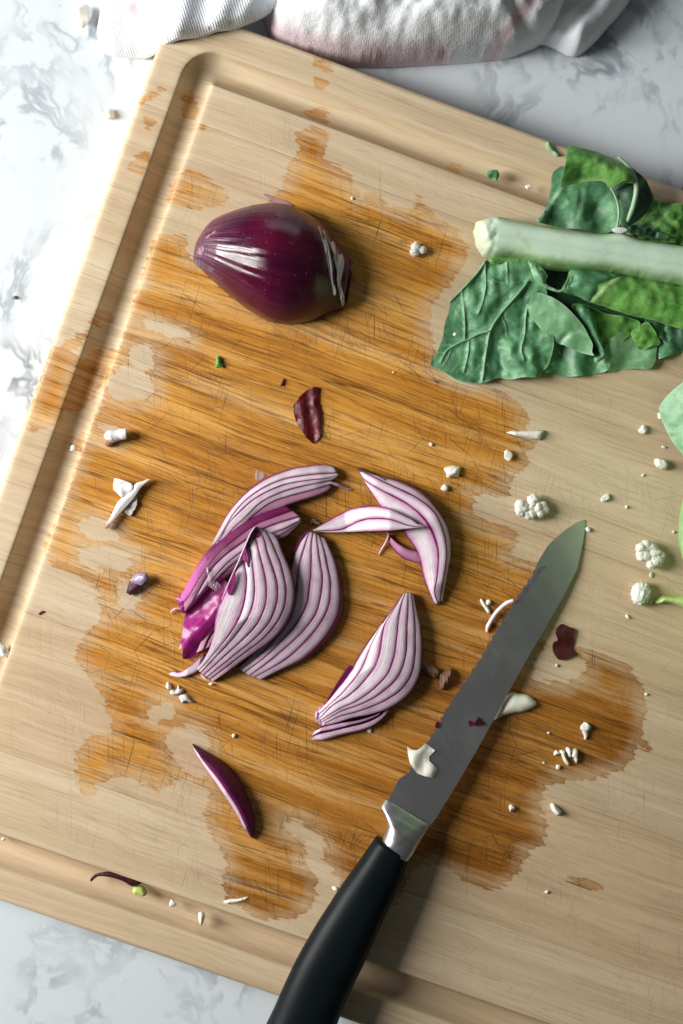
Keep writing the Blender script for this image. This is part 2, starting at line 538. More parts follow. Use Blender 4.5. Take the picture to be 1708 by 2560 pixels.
corner = W([(431, 3)], T)[0]
pt = W([(621, 73), (854, 158), (1420, 362), (1708, 474)], T)
pb = W([(0, 2253), (357, 2380), (683, 2489), (845, 2545)], T)
a1 = np.polyfit(pt[:, 0], pt[:, 1], 1); a2 = np.polyfit(pb[:, 0], pb[:, 1], 1)
ANG = math.atan((a1[0] + a2[0]) / 2)
U = np.array([math.cos(ANG), math.sin(ANG)]); Vd = np.array([math.sin(ANG), -math.cos(ANG)])
v1 = (pt[:, :2] @ Vd).mean(); v2 = (pb[:, :2] @ Vd).mean()
pl = W([(203, 640), (130, 858), (57, 1065), (0, 1214), (340, 260)], T)
u0 = (pl[:, :2] @ U).mean()
BH = v2 - v1                       # board width across the grain
BL = .53                           # and its length along the grain
c2 = U * u0 + Vd * v1
board = bpy.data.objects.new('cutting_board', None); link(board)
board.location = (c2[0], c2[1], 0); board.rotation_euler = (0, 0, ANG)
ORG[board.name] = np.array([0, 0, 0.])
tag(board, 'large wooden cutting board with a juice groove and wet orange stains', 'cutting board')

INS = 81 / SC + .0069              # groove centre line, in from the edge
GR = .0070                         # groove half width
def board_h(u, v):
    du_ = np.minimum(u, BL - u); dv_ = np.minimum(v, BH - v)
    e = np.minimum(du_, dv_)
    # distance to the rectangle that the router followed
    qx = INS + GR - du_; qy = INS + GR - dv_
    d = np.abs(np.sqrt(np.maximum(qx, 0) ** 2 + np.maximum(qy, 0) ** 2) + np.minimum(np.maximum(qx, qy), 0) - GR)
    R = .0072
    base = math.sqrt(R * R - GR * GR)
    dep = np.where(d < GR, np.sqrt(np.maximum(R * R - d * d, 0)) - base, 0)
    lipr = np.exp(-((d - GR) / .0009) ** 2) * .00025
    r = .0025
    edge = np.where(e < r, r - np.sqrt(np.maximum(r * r - (r - e) ** 2, 0)), 0)
    return T - dep * 1.5 - lipr - edge

PATCHES = [
 ZD((680,310),(700,292),(740,296),(758,322),(745,360),(768,376),(815,415),(818,452),(868,440),(892,472),(930,482),(950,465),(968,453),(990,490),(1030,515),(1066,552),(1072,585),(1045,640),(1015,668),(1000,690),(985,740),(1000,800),(1010,850),(1050,882),(1100,888),(1160,900),(1200,940),(1216,975),(1205,995),(1242,1010),(1215,1035),(1210,1068),(1170,1110),(1160,1148),(1100,1150),(1085,1185),(1160,1210),(1192,1240),(1172,1275),(1230,1290),(1260,1330),(1240,1450),(1290,1500),(1330,1480),(1400,1508),(1452,1540),(1482,1600),(1478,1660),(1468,1700),(1440,1760),(1400,1778),(1340,1792),(1262,1800),(1238,1850),(1257,1880),(1247,1935),(1212,1960),(1182,2010),(1140,2042),(1060,2020),(1010,1985),(950,2000),(900,2080),(800,2060),(772,2010),(742,1990),(732,1935),(700,1920),(712,1990),(730,2040),(700,2095),(620,2112),(560,2090),(510,2040),(520,1995),(500,1940),(468,1880),(480,1820),(440,1790),(385,1800),(370,1822),(300,1785),(240,1792),(200,1832),(178,1780),(172,1735),(205,1690),(262,1680),(240,1630),(238,1600),(215,1570),(170,1505),(200,1455),(236,1412),(225,1380),(208,1335),(130,1300),(95,1255),(120,1215),(150,1150),(175,1060),(200,1010),(215,960),(243,900),(235,860),(272,800),(290,742),(312,660),(335,590),(355,540),(430,545),(445,600),(600,470),(640,440),(652,420),(660,372),(690,350)),
 ZD((402,398),(450,393),(480,412),(526,446),(520,470),(482,472),(450,480),(385,462)),
 ZT1((1440,255),(1520,265),(1515,330),(1480,320),(1440,310)), ZT1((1447,355),(1490,345),(1508,380),(1480,412),(1450,395)),
 ZT1((1400,480),(1480,475),(1510,520),(1500,550),(1440,535),(1400,505)),
 ZT1((910,578),(940,570),(952,600),(935,628),(908,610)),
 ZT1((845,390),(880,400),(905,480),(890,530),(850,525),(835,470)),
 ZT1((630,460),(740,405),(750,412),(660,478)), ZT1((650,548),(700,540),(720,580),(670,590)),
 ZT1((600,740),(690,680),(695,720),(650,800),(610,800)),
 ZT2((480,745),(550,740),(545,780),(500,778)),
 ZL((640,345),(720,350),(738,410),(700,425),(600,435),(600,390)), ZL((385,580),(580,490),(545,560),(530,600),(430,590)),
 ZL((640,590),(760,600),(720,720),(640,850),(560,960),(420,1020),(400,960),(480,760),(560,640)),
 ZL((345,580),(520,640),(460,830),(390,1090),(170,1130),(220,920),(290,720)),
 ZL((440,1180),(540,1170),(520,1260),(470,1280)),
 (zoom(1200, 1900, .324))((640,905),(720,895),(870,930),(930,960),(920,1000),(780,985),(700,950)),
 ZD((1310,1660),(1330,1690),(1500,1720),(1490,1700)),
]
BARE = [
 ZD((262,855),(300,835),(352,875),(350,905),(310,920),(265,915),(240,890)), ZD((300,800),(345,790),(350,845),(312,850)),
 ZD((328,730),(400,745),(445,770),(420,775),(340,755)), ZD((220,970),(280,985),(270,1000),(225,990)),
 ZD((188,1190),(260,1205),(275,1235),(230,1240),(190,1225)), ZD((180,1250),(300,1270),(290,1310),(200,1300)), ZD((280,1330),(330,1370),(290,1400),(270,1380)),
 ZD((380,1690),(440,1660),(480,1700),(470,1790),(430,1775),(400,1740)), ZD((330,1640),(390,1610),(400,1640),(350,1660)),
 ZD((1255,1480),(1330,1510),(1350,1540),(1300,1565),(1240,1560),(1220,1540)),
 ZD((650,1885),(700,1890),(745,1930),(735,1945),(700,1930),(660,1905)), ZD((700,1960),(760,1990),(780,2040),(760,2050),(720,2010)),
 ZD((1085,1140),(1170,1150),(1180,1210),(1120,1195)),
 ZH((1080,600),(1160,640),(1240,740),(1100,780),(1060,700)),
]
def wet_at(P):
    w = np.full(len(P), -1e3)
    for q in PATCHES: w = np.maximum(w, sdist(P, spline(q, len(q) * 2, True)))
    for q in BARE: w = np.minimum(w, -sdist(P, spline(q, len(q) * 2, True)))
    return np.clip(w / 45.0, -1.5, 1.5)

def axis(L, coarse, cuts=()):
    bands = [0, .0008, .0016, .0025]
    a = INS - GR
    bands += list(np.arange(a - .0012, a + 2 * GR + .0013, .00045))
    both = bands + [L - x for x in bands]
    both += list(np.arange(.0045, L - .0045, coarse)) + list(cuts)
    b = np.array(sorted(both))
    keep = [b[0]]
    for x in b[1:]:
        if x - keep[-1] > .0003 or x in cuts: keep.append(x)
    return np.array(keep)
SEAMS = [0.0, .046, .108, .164, .221, .272, .333, BH]
us = axis(BL, .0016)
us = np.concatenate([us[us < .40], us[us >= .40][::3], [BL]]); us = np.unique(us)
for k in range(len(SEAMS) - 1):
    vs_all = axis(BH, .0015)
    lo, hi = SEAMS[k], SEAMS[k + 1]
    vs = np.concatenate([[lo], [lo + .0004], vs_all[(vs_all > lo + .0008) & (vs_all < hi - .0008)], [hi - .0004], [hi]])
    uu, vv = np.meshgrid(us, vs)
    hh = board_h(uu, vv)
    if k > 0: hh[0] -= .00012
    if k < len(SEAMS) - 2: hh[-1] -= .00012
    # skirts down to the counter on all four sides
    def pad(a, e): return np.pad(a, 1, mode='edge') if e is None else np.pad(a, 1, constant_values=e)
    uu2, vv2, hh2 = pad(uu, None), pad(vv, None), pad(hh, 0.0)
    nu, nv = uu2.shape[1], uu2.shape[0]
    X = np.stack([uu2.ravel(), -vv2.ravel(), hh2.ravel()], 1)
    gx = c2[0] + U[0] * uu2.ravel() + Vd[0] * vv2.ravel(); gy = c2[1] + U[1] * uu2.ravel() + Vd[1] * vv2.ravel()
    P = proj(np.stack([gx, gy, np.full(len(gx), T)], 1))
    wet = wet_at(P)
    idx = np.arange(nu * nv).reshape(nv, nu)
    F = np.stack([idx[:-1, :-1], idx[1:, :-1], idx[1:, 1:], idx[:-1, 1:]], -1).reshape(-1, 4).tolist()
    F.append([idx[0, 0], idx[0, -1], idx[-1, -1], idx[-1, 0]])
    e = np.minimum(np.minimum(uu2, BL - uu2), np.minimum(vv2, BH - vv2)).ravel()
    core = np.clip((e - INS - GR) / .01, 0, 1) * .85 + .15 * (e > INS + GR)
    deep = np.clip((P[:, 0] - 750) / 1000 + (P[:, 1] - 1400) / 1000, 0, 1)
    rough = np.clip(1 - np.abs(vv2.ravel() - INS - GR - .009) / .012, 0, 1) * np.clip((uu2.ravel() - .10) / .03, 0, 1)
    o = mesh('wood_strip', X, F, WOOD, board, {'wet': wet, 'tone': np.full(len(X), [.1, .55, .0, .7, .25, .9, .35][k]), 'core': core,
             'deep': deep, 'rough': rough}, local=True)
# ---------------------------------------------------------------- onion materials
def flesh_mat(name, mid, edge, line, wall, streak=.25, rough=.34):
    """cut onion: pale inside each layer, purple towards its skins"""
    s = M(name)
    a = s.attr('s'); t = s.attr('t')
    v = s.obj()
    fib = s.noise(s.xyz(s.math('MULTIPLY', a, 9), s.math('MULTIPLY', t, 2.2), s.math('MULTIPLY', s.attr('w'), 2)), 1, 3, .6)
    cell = s.noise(s.map(v, (1, 1, 1)), 1500, 2, .5)
    blot = s.noise(s.map(v, (1, 1, 1)), 170, 3, .6)
    aa = s.math('ADD', a, s.math('MULTIPLY', s.math('SUBTRACT', s.noise(s.xyz(a, s.math('MULTIPLY', t, 9), s.math('MULTIPLY', s.attr('shade'), 40)), 1, 3, .6), .5), .17))
    c = s.ramp(s.math('DIVIDE', s.math('ADD', aa, .5), 2.0), [(0, wall), (.243, wall), (.264, line), (.298, edge), (.45, mid), (.60, mid), (.71, edge), (.738, line), (.758, wall)])
    c = s.mix(s.math('MULTIPLY', s.step(fib, .42, .72), streak), c, edge)
    c = s.mix(s.math('MULTIPLY', s.step(blot, .5, .75), streak * .8), c, s.mix(.5, edge, line))
    c = s.mix(s.math('MULTIPLY', s.attr('tint'), .75), c, s.mix(1.0, c, (.62, .16, .47), 'MULTIPLY'))
    c = s.mix(s.math('MULTIPLY', s.math('ADD', s.attr('shade'), s.math('MULTIPLY', s.math('SUBTRACT', blot, .5), .8)), .9, clamp=True), c, s.mix(1.0, c, (.68, .49, .63), 'MULTIPLY'))
    c = s.mix(s.math('MULTIPLY', s.step(t, .06, .0), .35), c, (.30, .22, .22))
    h = s.math('ADD', s.math('MULTIPLY', cell, .5), fib)
    s.set(Base_Color=c, Roughness=rough, Normal=s.bump(h, .42, .0006))
    s.b.inputs['Subsurface Weight'].default_value = .12
    s.b.inputs['Subsurface Radius'].default_value = (.004, .002, .003)
    s.b.inputs['Subsurface Scale'].default_value = .4
    return s.m
WHITE = (.82, .75, .78)
FLESH = flesh_mat('onion_flesh', (.76, .66, .71), (.55, .27, .44), (.19, .02, .115), (.11, .012, .065))
FLESH_PALE = flesh_mat('onion_flesh_pale', WHITE, (.66, .38, .55), (.27, .03, .15), (.14, .016, .085), .14)
FLESH_PINK = flesh_mat('onion_flesh_pink', (.62, .35, .47), (.46, .16, .30), (.17, .015, .09), (.11, .008, .06))

def skin_mat(name, base, dark, light, rough=.2, coat=.5):
    s = M(name)
    v = s.obj(); t = s.attr('t'); a = s.attr('s')
    st = s.noise(s.xyz(s.math('MULTIPLY', a, 26), s.math('MULTIPLY', t, 1.6), 0), 1, 4, .62)
    st2 = s.noise(s.xyz(s.math('MULTIPLY', a, 90), s.math('MULTIPLY', t, 3.0), 5), 1, 3, .6)
    bl = s.noise(v, 60, 4, .6)
    c = s.mix(s.step(st, .35, .7), dark, base)
    c = s.mix(s.math('MULTIPLY', s.step(s.math('MULTIPLY', bl, st2), .26, .42), .5), c, light)
    h = s.math('ADD', s.math('MULTIPLY', st, .7), s.math('MULTIPLY', st2, .5))
    s.set(Base_Color=c, Roughness=s.math('ADD', rough, s.math('MULTIPLY', bl, .16)), Normal=s.bump(h, .35, .0007))
    s.b.inputs['Coat Weight'].default_value = coat
    s.b.inputs['Specular IOR Level'].default_value = .3
    s.b.inputs['Coat Roughness'].default_value = .14
    return s.m
def onion_skin_mat():
    s = M('red_onion_skin')
    v = s.obj(); t = s.attr('t'); a = s.attr('s')
    st = s.noise(s.xyz(s.math('MULTIPLY', a, 30), s.math('MULTIPLY', t, 1.3), 0), 1, 4, .62)
    st2 = s.noise(s.xyz(s.math('MULTIPLY', a, 110), s.math('MULTIPLY', t, 2.2), 5), 1, 3, .6)
    bl = s.noise(v, 55, 4, .6)
    c = s.mix(s.step(st, .25, .8), (.026, .0016, .012), (.068, .0034, .028))
    red = s.step(s.noise(s.map(v, loc=(2, 0, 0)), 30, 2, .5), .42, .68)
    c = s.mix(s.math('MULTIPLY', red, .5), c, (.105, .004, .020))
    # dusty bloom towards the root tip
    tip = s.math('MULTIPLY', s.step(s.math('ADD', t, s.math('MULTIPLY', s.math('SUBTRACT', bl, .5), .30)), .30, .0), s.step(st2, .40, .66))
    c = s.mix(s.math('MULTIPLY', tip, .8), c, (.26, .125, .19))
    gr = s.math('MULTIPLY', s.step(a, .60, .86), s.step(s.math('ADD', st2, s.math('MULTIPLY', bl, .6)), .55, .95))
    c = s.mix(s.math('MULTIPLY', gr, .35), c, (.20, .10, .14))
    sp = s.step(s.noise(v, 900, 2, .5), .69, .74)
    c = s.mix(s.math('MULTIPLY', sp, .45), c, (.42, .20, .30))
    h = s.math('ADD', s.math('MULTIPLY', st, .3), s.math('MULTIPLY', st2, .3))
    s.set(Base_Color=c, Roughness=s.math('ADD', .17, s.math('MULTIPLY', s.step(bl, .38, .68), .22)), Normal=s.bump(h, .30, .0007))
    s.b.inputs['Coat Weight'].default_value = .0
    s.b.inputs['Coat Roughness'].default_value = .13
    return s.m
ONION_SKIN = onion_skin_mat()
PURPLE_SKIN = skin_mat('purple_skin', (.17, .005, .085), (.07, .003, .035), (.26, .015, .14), .36, .0)
B_SKIN = skin_mat('plum_to_magenta_skin', (.17, .005, .085), (.07, .003, .035), (.26, .015, .14), .36, .0)
_s = M.__new__(M); _s.m = B_SKIN; _s.t = B_SKIN.node_tree; _s.b = _s.t.nodes['Principled BSDF']
_c = _s.b.inputs['Base Color'].links[0].from_socket
_k = _s.step(_s.math('ADD', _s.attr('t'), _s.math('MULTIPLY', _s.math('SUBTRACT', _s.noise(_s.xyz(_s.math('MULTIPLY', _s.attr('s'), 14), _s.math('MULTIPLY', _s.attr('t'), 5), 2), 1, 3, .6), .5), .5)), .10, .48, 1, 0)
_s.set(Base_Color=_s.mix(_k, _c, _s.mix(_s.noise(_s.xyz(_s.math('MULTIPLY', _s.attr('s'), 18), _s.math('MULTIPLY', _s.attr('t'), 3), 7), 1, 3, .6), (.36, .018, .22), (.66, .20, .50))))
MAGENTA = skin_mat('magenta_membrane', (.40, .025, .23), (.19, .006, .10), (.62, .26, .48), .26, .2)
RED_SKIN = skin_mat('dry_red_skin', (.16, .008, .012), (.05, .003, .006), (.22, .012, .02), .34, .15)
DARK_SKIN = skin_mat('dark_onion_skin', (.055, .006, .012), (.025, .003, .008), (.10, .03, .04), .38, .1)

def film_mat(name, col, lo, hi, rough=.25):
    s = M(name)
    x = s.xyz(s.math('MULTIPLY', s.attr('ax'), 1.0), s.math('MULTIPLY', s.attr('ay'), .22), 0)
    f = s.noise(s.map(x, rot=(0, 0, .22), scale=(2.6, 1, 1)), 2.6, 4, .6)
    c = s.mix(s.step(f, .35, .65), tuple(k * .55 for k in col), col)
    s.set(Base_Color=c, Roughness=rough, Alpha=s.step(f, .35, .68, lo, hi), Normal=s.bump(f, .5, .001))
    return s.m
FILM = film_mat('papery_film', (.84, .76, .77), .15, .95)
FILM_CLEAR = film_mat('clear_film', (.75, .55, .66), .12, .5, .08)

# ---------------------------------------------------------------- the half onion
on = thing('onion_half', 'shiny dark purple red onion half lying cut side down on the board', 'onion', (680, 655))
A0 = np.array(ZO((232, 545))[0]); A1 = np.array((880, 706.))
ax_ = (A1 - A0); LA = np.linalg.norm(ax_); ax_ /= LA
nrm_ = np.array([ax_[1], -ax_[0]])          # towards the top of the picture
up = spline(ZO((232,540),(250,450),(290,375),(370,280),(520,214),(700,170),(870,166),(1050,230),(1180,330),(1290,470),(1352,545),(1362,575)), 200)
lo = spline(ZO((232,548),(240,580),(290,628),(430,762),(600,902),(690,958),(760,996),(870,1021),(985,1018),(1080,1000),(1190,955),(1240,932),(1310,905),(1330,800),(1350,690)), 200)
def prof(c):
    q = (c - A0) @ ax_; w = (c - A0) @ nrm_
    o = np.argsort(q)
    return q[o], w[o]
uq, uw = prof(up); lq, lw = prof(lo)
NT, NA = 110, 72
tt = np.linspace(0, 1, NT); tt = (1 - np.cos(np.pi * tt)) / 2
def sm(a, k=5):
    b = a.copy()
    for _ in range(k): b[1:-1] = (b[:-2] + 2 * b[1:-1] + b[2:]) / 4
    return b
q_ = tt * (LA - 6) + 2
Wu = np.interp(q_, uq, uw); Wl = np.interp(q_, lq, lw)
mid = sm((Wu + Wl) / 2, 6); half = sm((Wu - Wl) / 2, 3)
hgt = half / SC * 1000 * 1.0
hgt = hgt * np.interp(tt, [0, .15, .5, .8, 1], [.9, 1, 1.02, .96, .8])
V = []; S_ = []; T_ = []
GRV = [(.50, .0, .60, .034), (.41, .0, .62, .036), (.60, .0, .42, .024), (.30, .0, .45, .022), (.71, .05, .4, .010), (.20, .1, .45, .010), (.55, .02, .42, .012)]
for i in range(NT):
    for j in range(NA):
        f = j / (NA - 1)
        th = math.pi * (1 - f)
        r = 1.0
        for (g0, t0, t1, dep) in GRV:
            gg = g0 + .05 * math.sin(tt[i] * 3 + g0 * 9)
            fade = max(0, min(1, (t1 - tt[i]) / .2)) * min(1, tt[i] / .05)
            r -= dep * math.exp(-((f - gg) / .010) ** 2) * fade
            r += dep * .5 * math.exp(-((f - gg) / .035) ** 2) * fade
        r += .010 * noise.noise(Vector((f * 11, tt[i] * 2.5, 1))) + .012 * noise.noise(Vector((f * 4, tt[i] * 4, 7)))

        z = hgt[i] * max(math.sin(th), 0) ** .92 * r
        P = A0 + ax_ * q_[i] + nrm_ * (mid[i] + half[i] * math.cos(th) * r)
        V.append((P[0], P[1], z)); S_.append(f); T_.append(tt[i])
V = np.array(V)
X = W(V[:, :2], T + .004); X[:, 2] = T + .0003 + V[:, 2] * .001
F = [[i * NA + j, i * NA + j + 1, (i + 1) * NA + j + 1, (i + 1) * NA + j] for i in range(NT - 1) for j in range(NA - 1)]
F.append([(NT - 1) * NA + j for j in range(NA)]); F.append([j for j in range(NA)][::-1])
F.append([i * NA for i in range(NT)] + [i * NA + NA - 1 for i in range(NT - 1, -1, -1)])
k0 = (NT // 2) * NA + NA // 2
if np.cross(X[k0 + 1] - X[k0], X[k0 + NA] - X[k0])[2] < 0: F = [f[::-1] for f in F]
mesh('outer_skin', X, F, ONION_SKIN, on, {'s': S_, 't': T_})
def dome(P, d=None):
    P = np.asarray(P, float)
    q = np.clip((P - A0) @ ax_, 0, LA); w = (P - A0) @ nrm_
    i_m = np.interp(q, q_, mid); i_h = np.interp(q, q_, half); i_z = np.interp(q, q_, hgt)
    c = np.clip(np.abs((w - i_m) / np.maximum(i_h, 1)), 0, 1)
    return i_z * np.sqrt(1 - c * c) ** .92
def on_dome(off): return lambda P, d: dome(P) + off
sheet('dry_film', ZO((1060,235),(1120,300),(1190,350),(1250,430),(1300,520),(1312,600),(1295,690),(1290,760),(1318,850),(1300,895),(1285,830),(1262,740),(1270,640),(1240,540),(1180,420),(1120,330)), lambda P, d: dome(P) * 1.02 + 1.3 + .5 * np.sin(P[:, 0] * .25), FILM, on, 5, .12, zref=10)
sheet('dry_film', ZO((1115,300),(1150,330),(1175,430),(1205,540),(1225,650),(1235,740),(1255,815),(1235,822),(1212,740),(1190,600),(1155,450),(1125,360)), lambda P, d: dome(P) * 1.02 + 1.2 + .6 * np.sin(P[:, 0] * .3 + 1), FILM, on, 5, .12, zref=10)
for (p, r) in [([(1120,310),(1180,440),(1215,620),(1225,730),(1248,815)], .34), ([(1150,340),(1225,500),(1262,640),(1268,740),(1300,880)], .36), ([(1080,245),(1170,330),(1260,450),(1300,560)], .22), ([(1235,560),(1262,660),(1275,780)], .25)]:
    q = ZO(*p); zz = dome(spline(q, 8)) + 1.2
    tube('film_fold', q, [r * .5, r, r * 1.2, r * .5], M('film_fold_white').set(Base_Color=(.72, .66, .68), Roughness=.35).m, on, zz, 6, 24, 10)
sheet('skin_flap', ZO((1290,480),(1352,548),(1362,560),(1340,700),(1318,830),(1308,910),(1295,870),(1318,700),(1320,600)), lambda P, d: dome(P) + .4, PURPLE_SKIN, on, 6, .2, zref=6, attrs={'s': lambda P, d: P[:, 1] * .01, 't': lambda P, d: P[:, 0] * .01})
FLAKE = film_mat('dusty_flake', (.62, .36, .44), .25, .9, .5)
for q in [((335,300),(350,285),(395,270),(425,285),(400,305),(360,330),(340,325)), ((285,395),(320,360),(360,352),(405,370),(408,392),(360,405),(345,430),(300,440),(280,425)), ((258,470),(300,460),(318,500),(300,540),(262,520),(245,495)), ((430,262),(470,250),(455,285),(440,290))]:
    sheet('dry_flake', ZO(*q), lambda P, d: dome(P) * 1.03 + .55, FLAKE, on, 4, .08, zref=8, smooth_outline=False)
sheet('root_tip', ZO((232,545),(250,560),(300,580),(350,620),(400,650),(370,662),(320,640),(280,612),(245,580)), lambda P, d: dome(P) * 1.03 + .4, film_mat('grey_tip', (.30, .22, .30), .1, .85, .4), on, 4, .08, zref=6)
sheet('skin_sliver', ZO((735,95),(800,120),(880,140),(950,180),(900,178),(850,160),(770,130)), lambda P, d: .6 + d * .05, M('dusty_skin').set(Base_Color=(.38, .20, .24), Roughness=.6).m, on, 5, .4, zref=1)

# ---------------------------------------------------------------- sliced wedges
def lerp(a, b, p=1.0): return lambda t: a + (b - a) * t ** p
def bow(a, b, e=None):
    e = a if e is None else e
    return lambda t: np.interp(t, [0, .12, .5, .88, 1], [a, a + (b - a) * .55, b, e + (b - e) * .5, e])
def wedge(root, curves, zs, mat, floors, flare=0, tint=None, flare1=0, shade=None, **k):
    for i in range(len(curves) - 1):
        strip('onion_layer', curves[i], curves[i + 1], zs[i], zs[i + 1], mat if not isinstance(mat, list) else mat[i], root,
              zb=floors if not isinstance(floors, list) else floors[i], flare=flare if i == 0 else 0,
              flare1=flare1 if i == len(curves) - 2 else 0, extra={'tint': (tint or [0] * 9)[i], 'shade': .45 * (shade or [.35, .15, .3, .1, .25, .0])[i]}, tn=i * 2.1, **k)

ra = thing('onion_slice', 'pale onion slice lying highest of the heap, its layers arching to the left', 'onion slice', Z5((740, 300))[0], group='red onion slices on the board')
A = [Z5((328,642),(372,560),(432,450),(500,360),(600,265),(720,190),(860,138),(980,115),(1080,110),(1136,120)),
     Z5((352,640),(405,560),(475,440),(562,340),(680,260),(800,207),(930,182),(1040,170),(1158,162)),
     Z5((372,635),(445,500),(525,412),(605,342),(700,286),(820,238),(960,212),(1080,200),(1170,180)),
     Z5((395,625),(465,542),(565,450),(655,362),(765,302),(880,262),(1000,236),(1120,212)),
     Z5((430,600),(535,512),(625,430),(725,358),(845,314),(960,284),(1115,240)),
     Z5((500,560),(560,520),(650,456),(760,405),(880,358),(980,326),(1080,290),(1118,262))]
wedge(ra, A, [bow(4, 7.5), bow(4, 8), bow(4, 8), bow(4, 7.5), bow(3.5, 6.5), bow(3, 5)], [FLESH_PALE] * 4 + [FLESH_PINK], .2, flare=5)
tube('root_shred', Z5((1110,225),(1160,240),(1210,262),(1255,272)), [.5, .7, .5, .25], FLESH_PINK, ra, [4, 3, 1.4, .6])

rb = thing('onion_slice', 'magenta skinned onion slice half buried in the middle of the heap', 'onion slice', Z5((400, 760))[0], group='red onion slices on the board')
B = [Z5((100,985),(135,960),(190,875),(250,775),(320,685),(400,615),(480,543),(560,488),(640,440),(750,398),(822,380)),
     Z5((130,1040),(212,935),(270,835),(332,752),(405,668),(500,590),(585,526),(665,480),(760,446),(865,408)),
     Z5((155,1085),(240,965),(300,855),(352,775),(432,698),(525,628),(612,566),(692,522),(800,482),(915,448)),
     Z5((230,1010),(310,905),(380,820),(450,745),(540,675),(640,600),(760,548),(830,520),(920,470)),
     Z5((330,900),(420,812),(500,745),(600,672),(700,605),(800,562),(918,488)),
     Z5((400,880),(490,800),(580,730),(680,655),(760,605),(830,575),(870,535))]
strip('skin_layer', B[0], B[1], bow(2.5, 8, 7), bow(3, 10, 8), B_SKIN, rb, zb=.2, flare=8, bulge=.3, extra={'tint': 0})
wedge(rb, B[1:], [bow(3, 10, 8), bow(3, 9, 8), bow(3, 8.5, 8), bow(3, 7.5, 7), bow(2, 6, 6)], [FLESH_PINK, FLESH, FLESH, FLESH_PINK], .2, tint=[.35, 0, 0, .2])
sheet('inner_membrane', Z5((330,860),(300,905),(245,975),(190,1050),(160,1100),(145,1220),(122,1318),(152,1300),(150,1378),(230,1360),(262,1290),(350,1150),(400,1060),(450,950),(440,880),(400,850)),
      lambda P, d: 2.2 + 1.5 * np.sin((P[:, 0] * .72 + P[:, 1] * .69) * .075) + 1.2 * nz(P, .02, 3) + np.clip((P[:, 0] - 450) / 60, 0, 1.5) * 1.5, MAGENTA, rb, 6, .5, zref=3,
      attrs={'s': lambda P, d: (P[:, 0] * .72 + P[:, 1] * .69) * .004, 't': lambda P, d: (P[:, 0] * .69 - P[:, 1] * .72) * .004})
sheet('inner_membrane', Z5((110,985),(160,930),(215,860),(270,830),(250,905),(215,975),(160,1080),(130,1040)),
      lambda P, d: 3.4 + 1.0 * nz(P, .03, 5) + d * .05, MAGENTA, rb, 5, .5, zref=3, attrs={'s': lambda P, d: (P[:, 0] * .72 + P[:, 1] * .69) * .006, 't': lambda P, d: (P[:, 0] * .69 - P[:, 1] * .72) * .004})
strip('onion_layer', Z5((232,1345),(270,1255),(320,1175),(368,1132),(400,1100)), Z5((285,1320),(310,1255),(350,1190),(390,1150),(420,1120)), 3.0, 3.2, FLESH_PINK, rb, zb=.2, extra={'tint': 0})
strip('onion_layer', Z5((285,1322),(315,1262),(352,1200),(392,1160)), Z5((325,1300),(345,1250),(380,1200),(420,1150)), 2.5, 2.5, FLESH_PINK, rb, zb=.2, extra={'tint': .2})
sheet('clear_film', Z5((312,690),(322,740),(318,800),(340,850),(390,885),(420,945),(360,930),(305,880),(318,860),(305,770)), lambda P, d: 8 + nz(P, .06, 9) * 2, FILM_CLEAR, rb, 4, .1, zref=6)
tube('loose_thread', Z5((68,1085),(85,1060),(118,1048),(135,1052)), [.35, .6, .4], FLESH_PINK, rb, [1, 2, 2.5])

rd = thing('onion_slice', 'onion slice with greyish purple layers, right hand one of the overlapping pair', 'onion slice', Z5((1050, 1000))[0], group='red onion slices on the board')
D = [Z5((1080,592),(1112,660),(1147,750),(1168,850),(1178,940),(1174,1030),(1142,1140),(1062,1260),(932,1380),(782,1457),(660,1522)),
     Z5((1046,578),(1072,660),(1092,760),(1112,850),(1114,940),(1102,1030),(1062,1120),(972,1240),(822,1382),(622,1502)),
     Z5((1020,562),(1032,640),(1047,740),(1062,830),(1057,920),(1042,1010),(1002,1110),(902,1230),(742,1372),(588,1492)),
     Z5((1000,555),(990,640),(990,740),(986,840),(976,930),(962,1010),(916,1110),(822,1230),(692,1362),(552,1472)),
     Z5((975,548),(945,640),(920,730),(900,820),(890,920),(872,1040),(830,1140),(740,1262),(632,1372),(527,1452)),
     Z5((948,548),(905,640),(880,700),(860,780),(845,860),(820,960),(780,1080),(700,1230),(600,1350),(506,1442))]
wedge(rd, D, [bow(4, 5, 2.5), bow(4.5, 6.5, 3), bow(5, 7.2, 3.3), bow(5, 7.4, 3.3), bow(5, 7.2, 3.3), bow(4, 6.5, 3)], FLESH, .2, flare=14, shade=[.7, .4, .5, .7, .9])
sheet('skin_tip', Z5((948,548),(985,545),(960,590),(925,650),(880,690),(860,720),(885,650)), lambda P, d: 5 + 0 * d, PURPLE_SKIN, rd, 5, 1, zref=5, attrs={'s': lambda P, d: P[:, 0] * .01, 't': lambda P, d: P[:, 1] * .01})

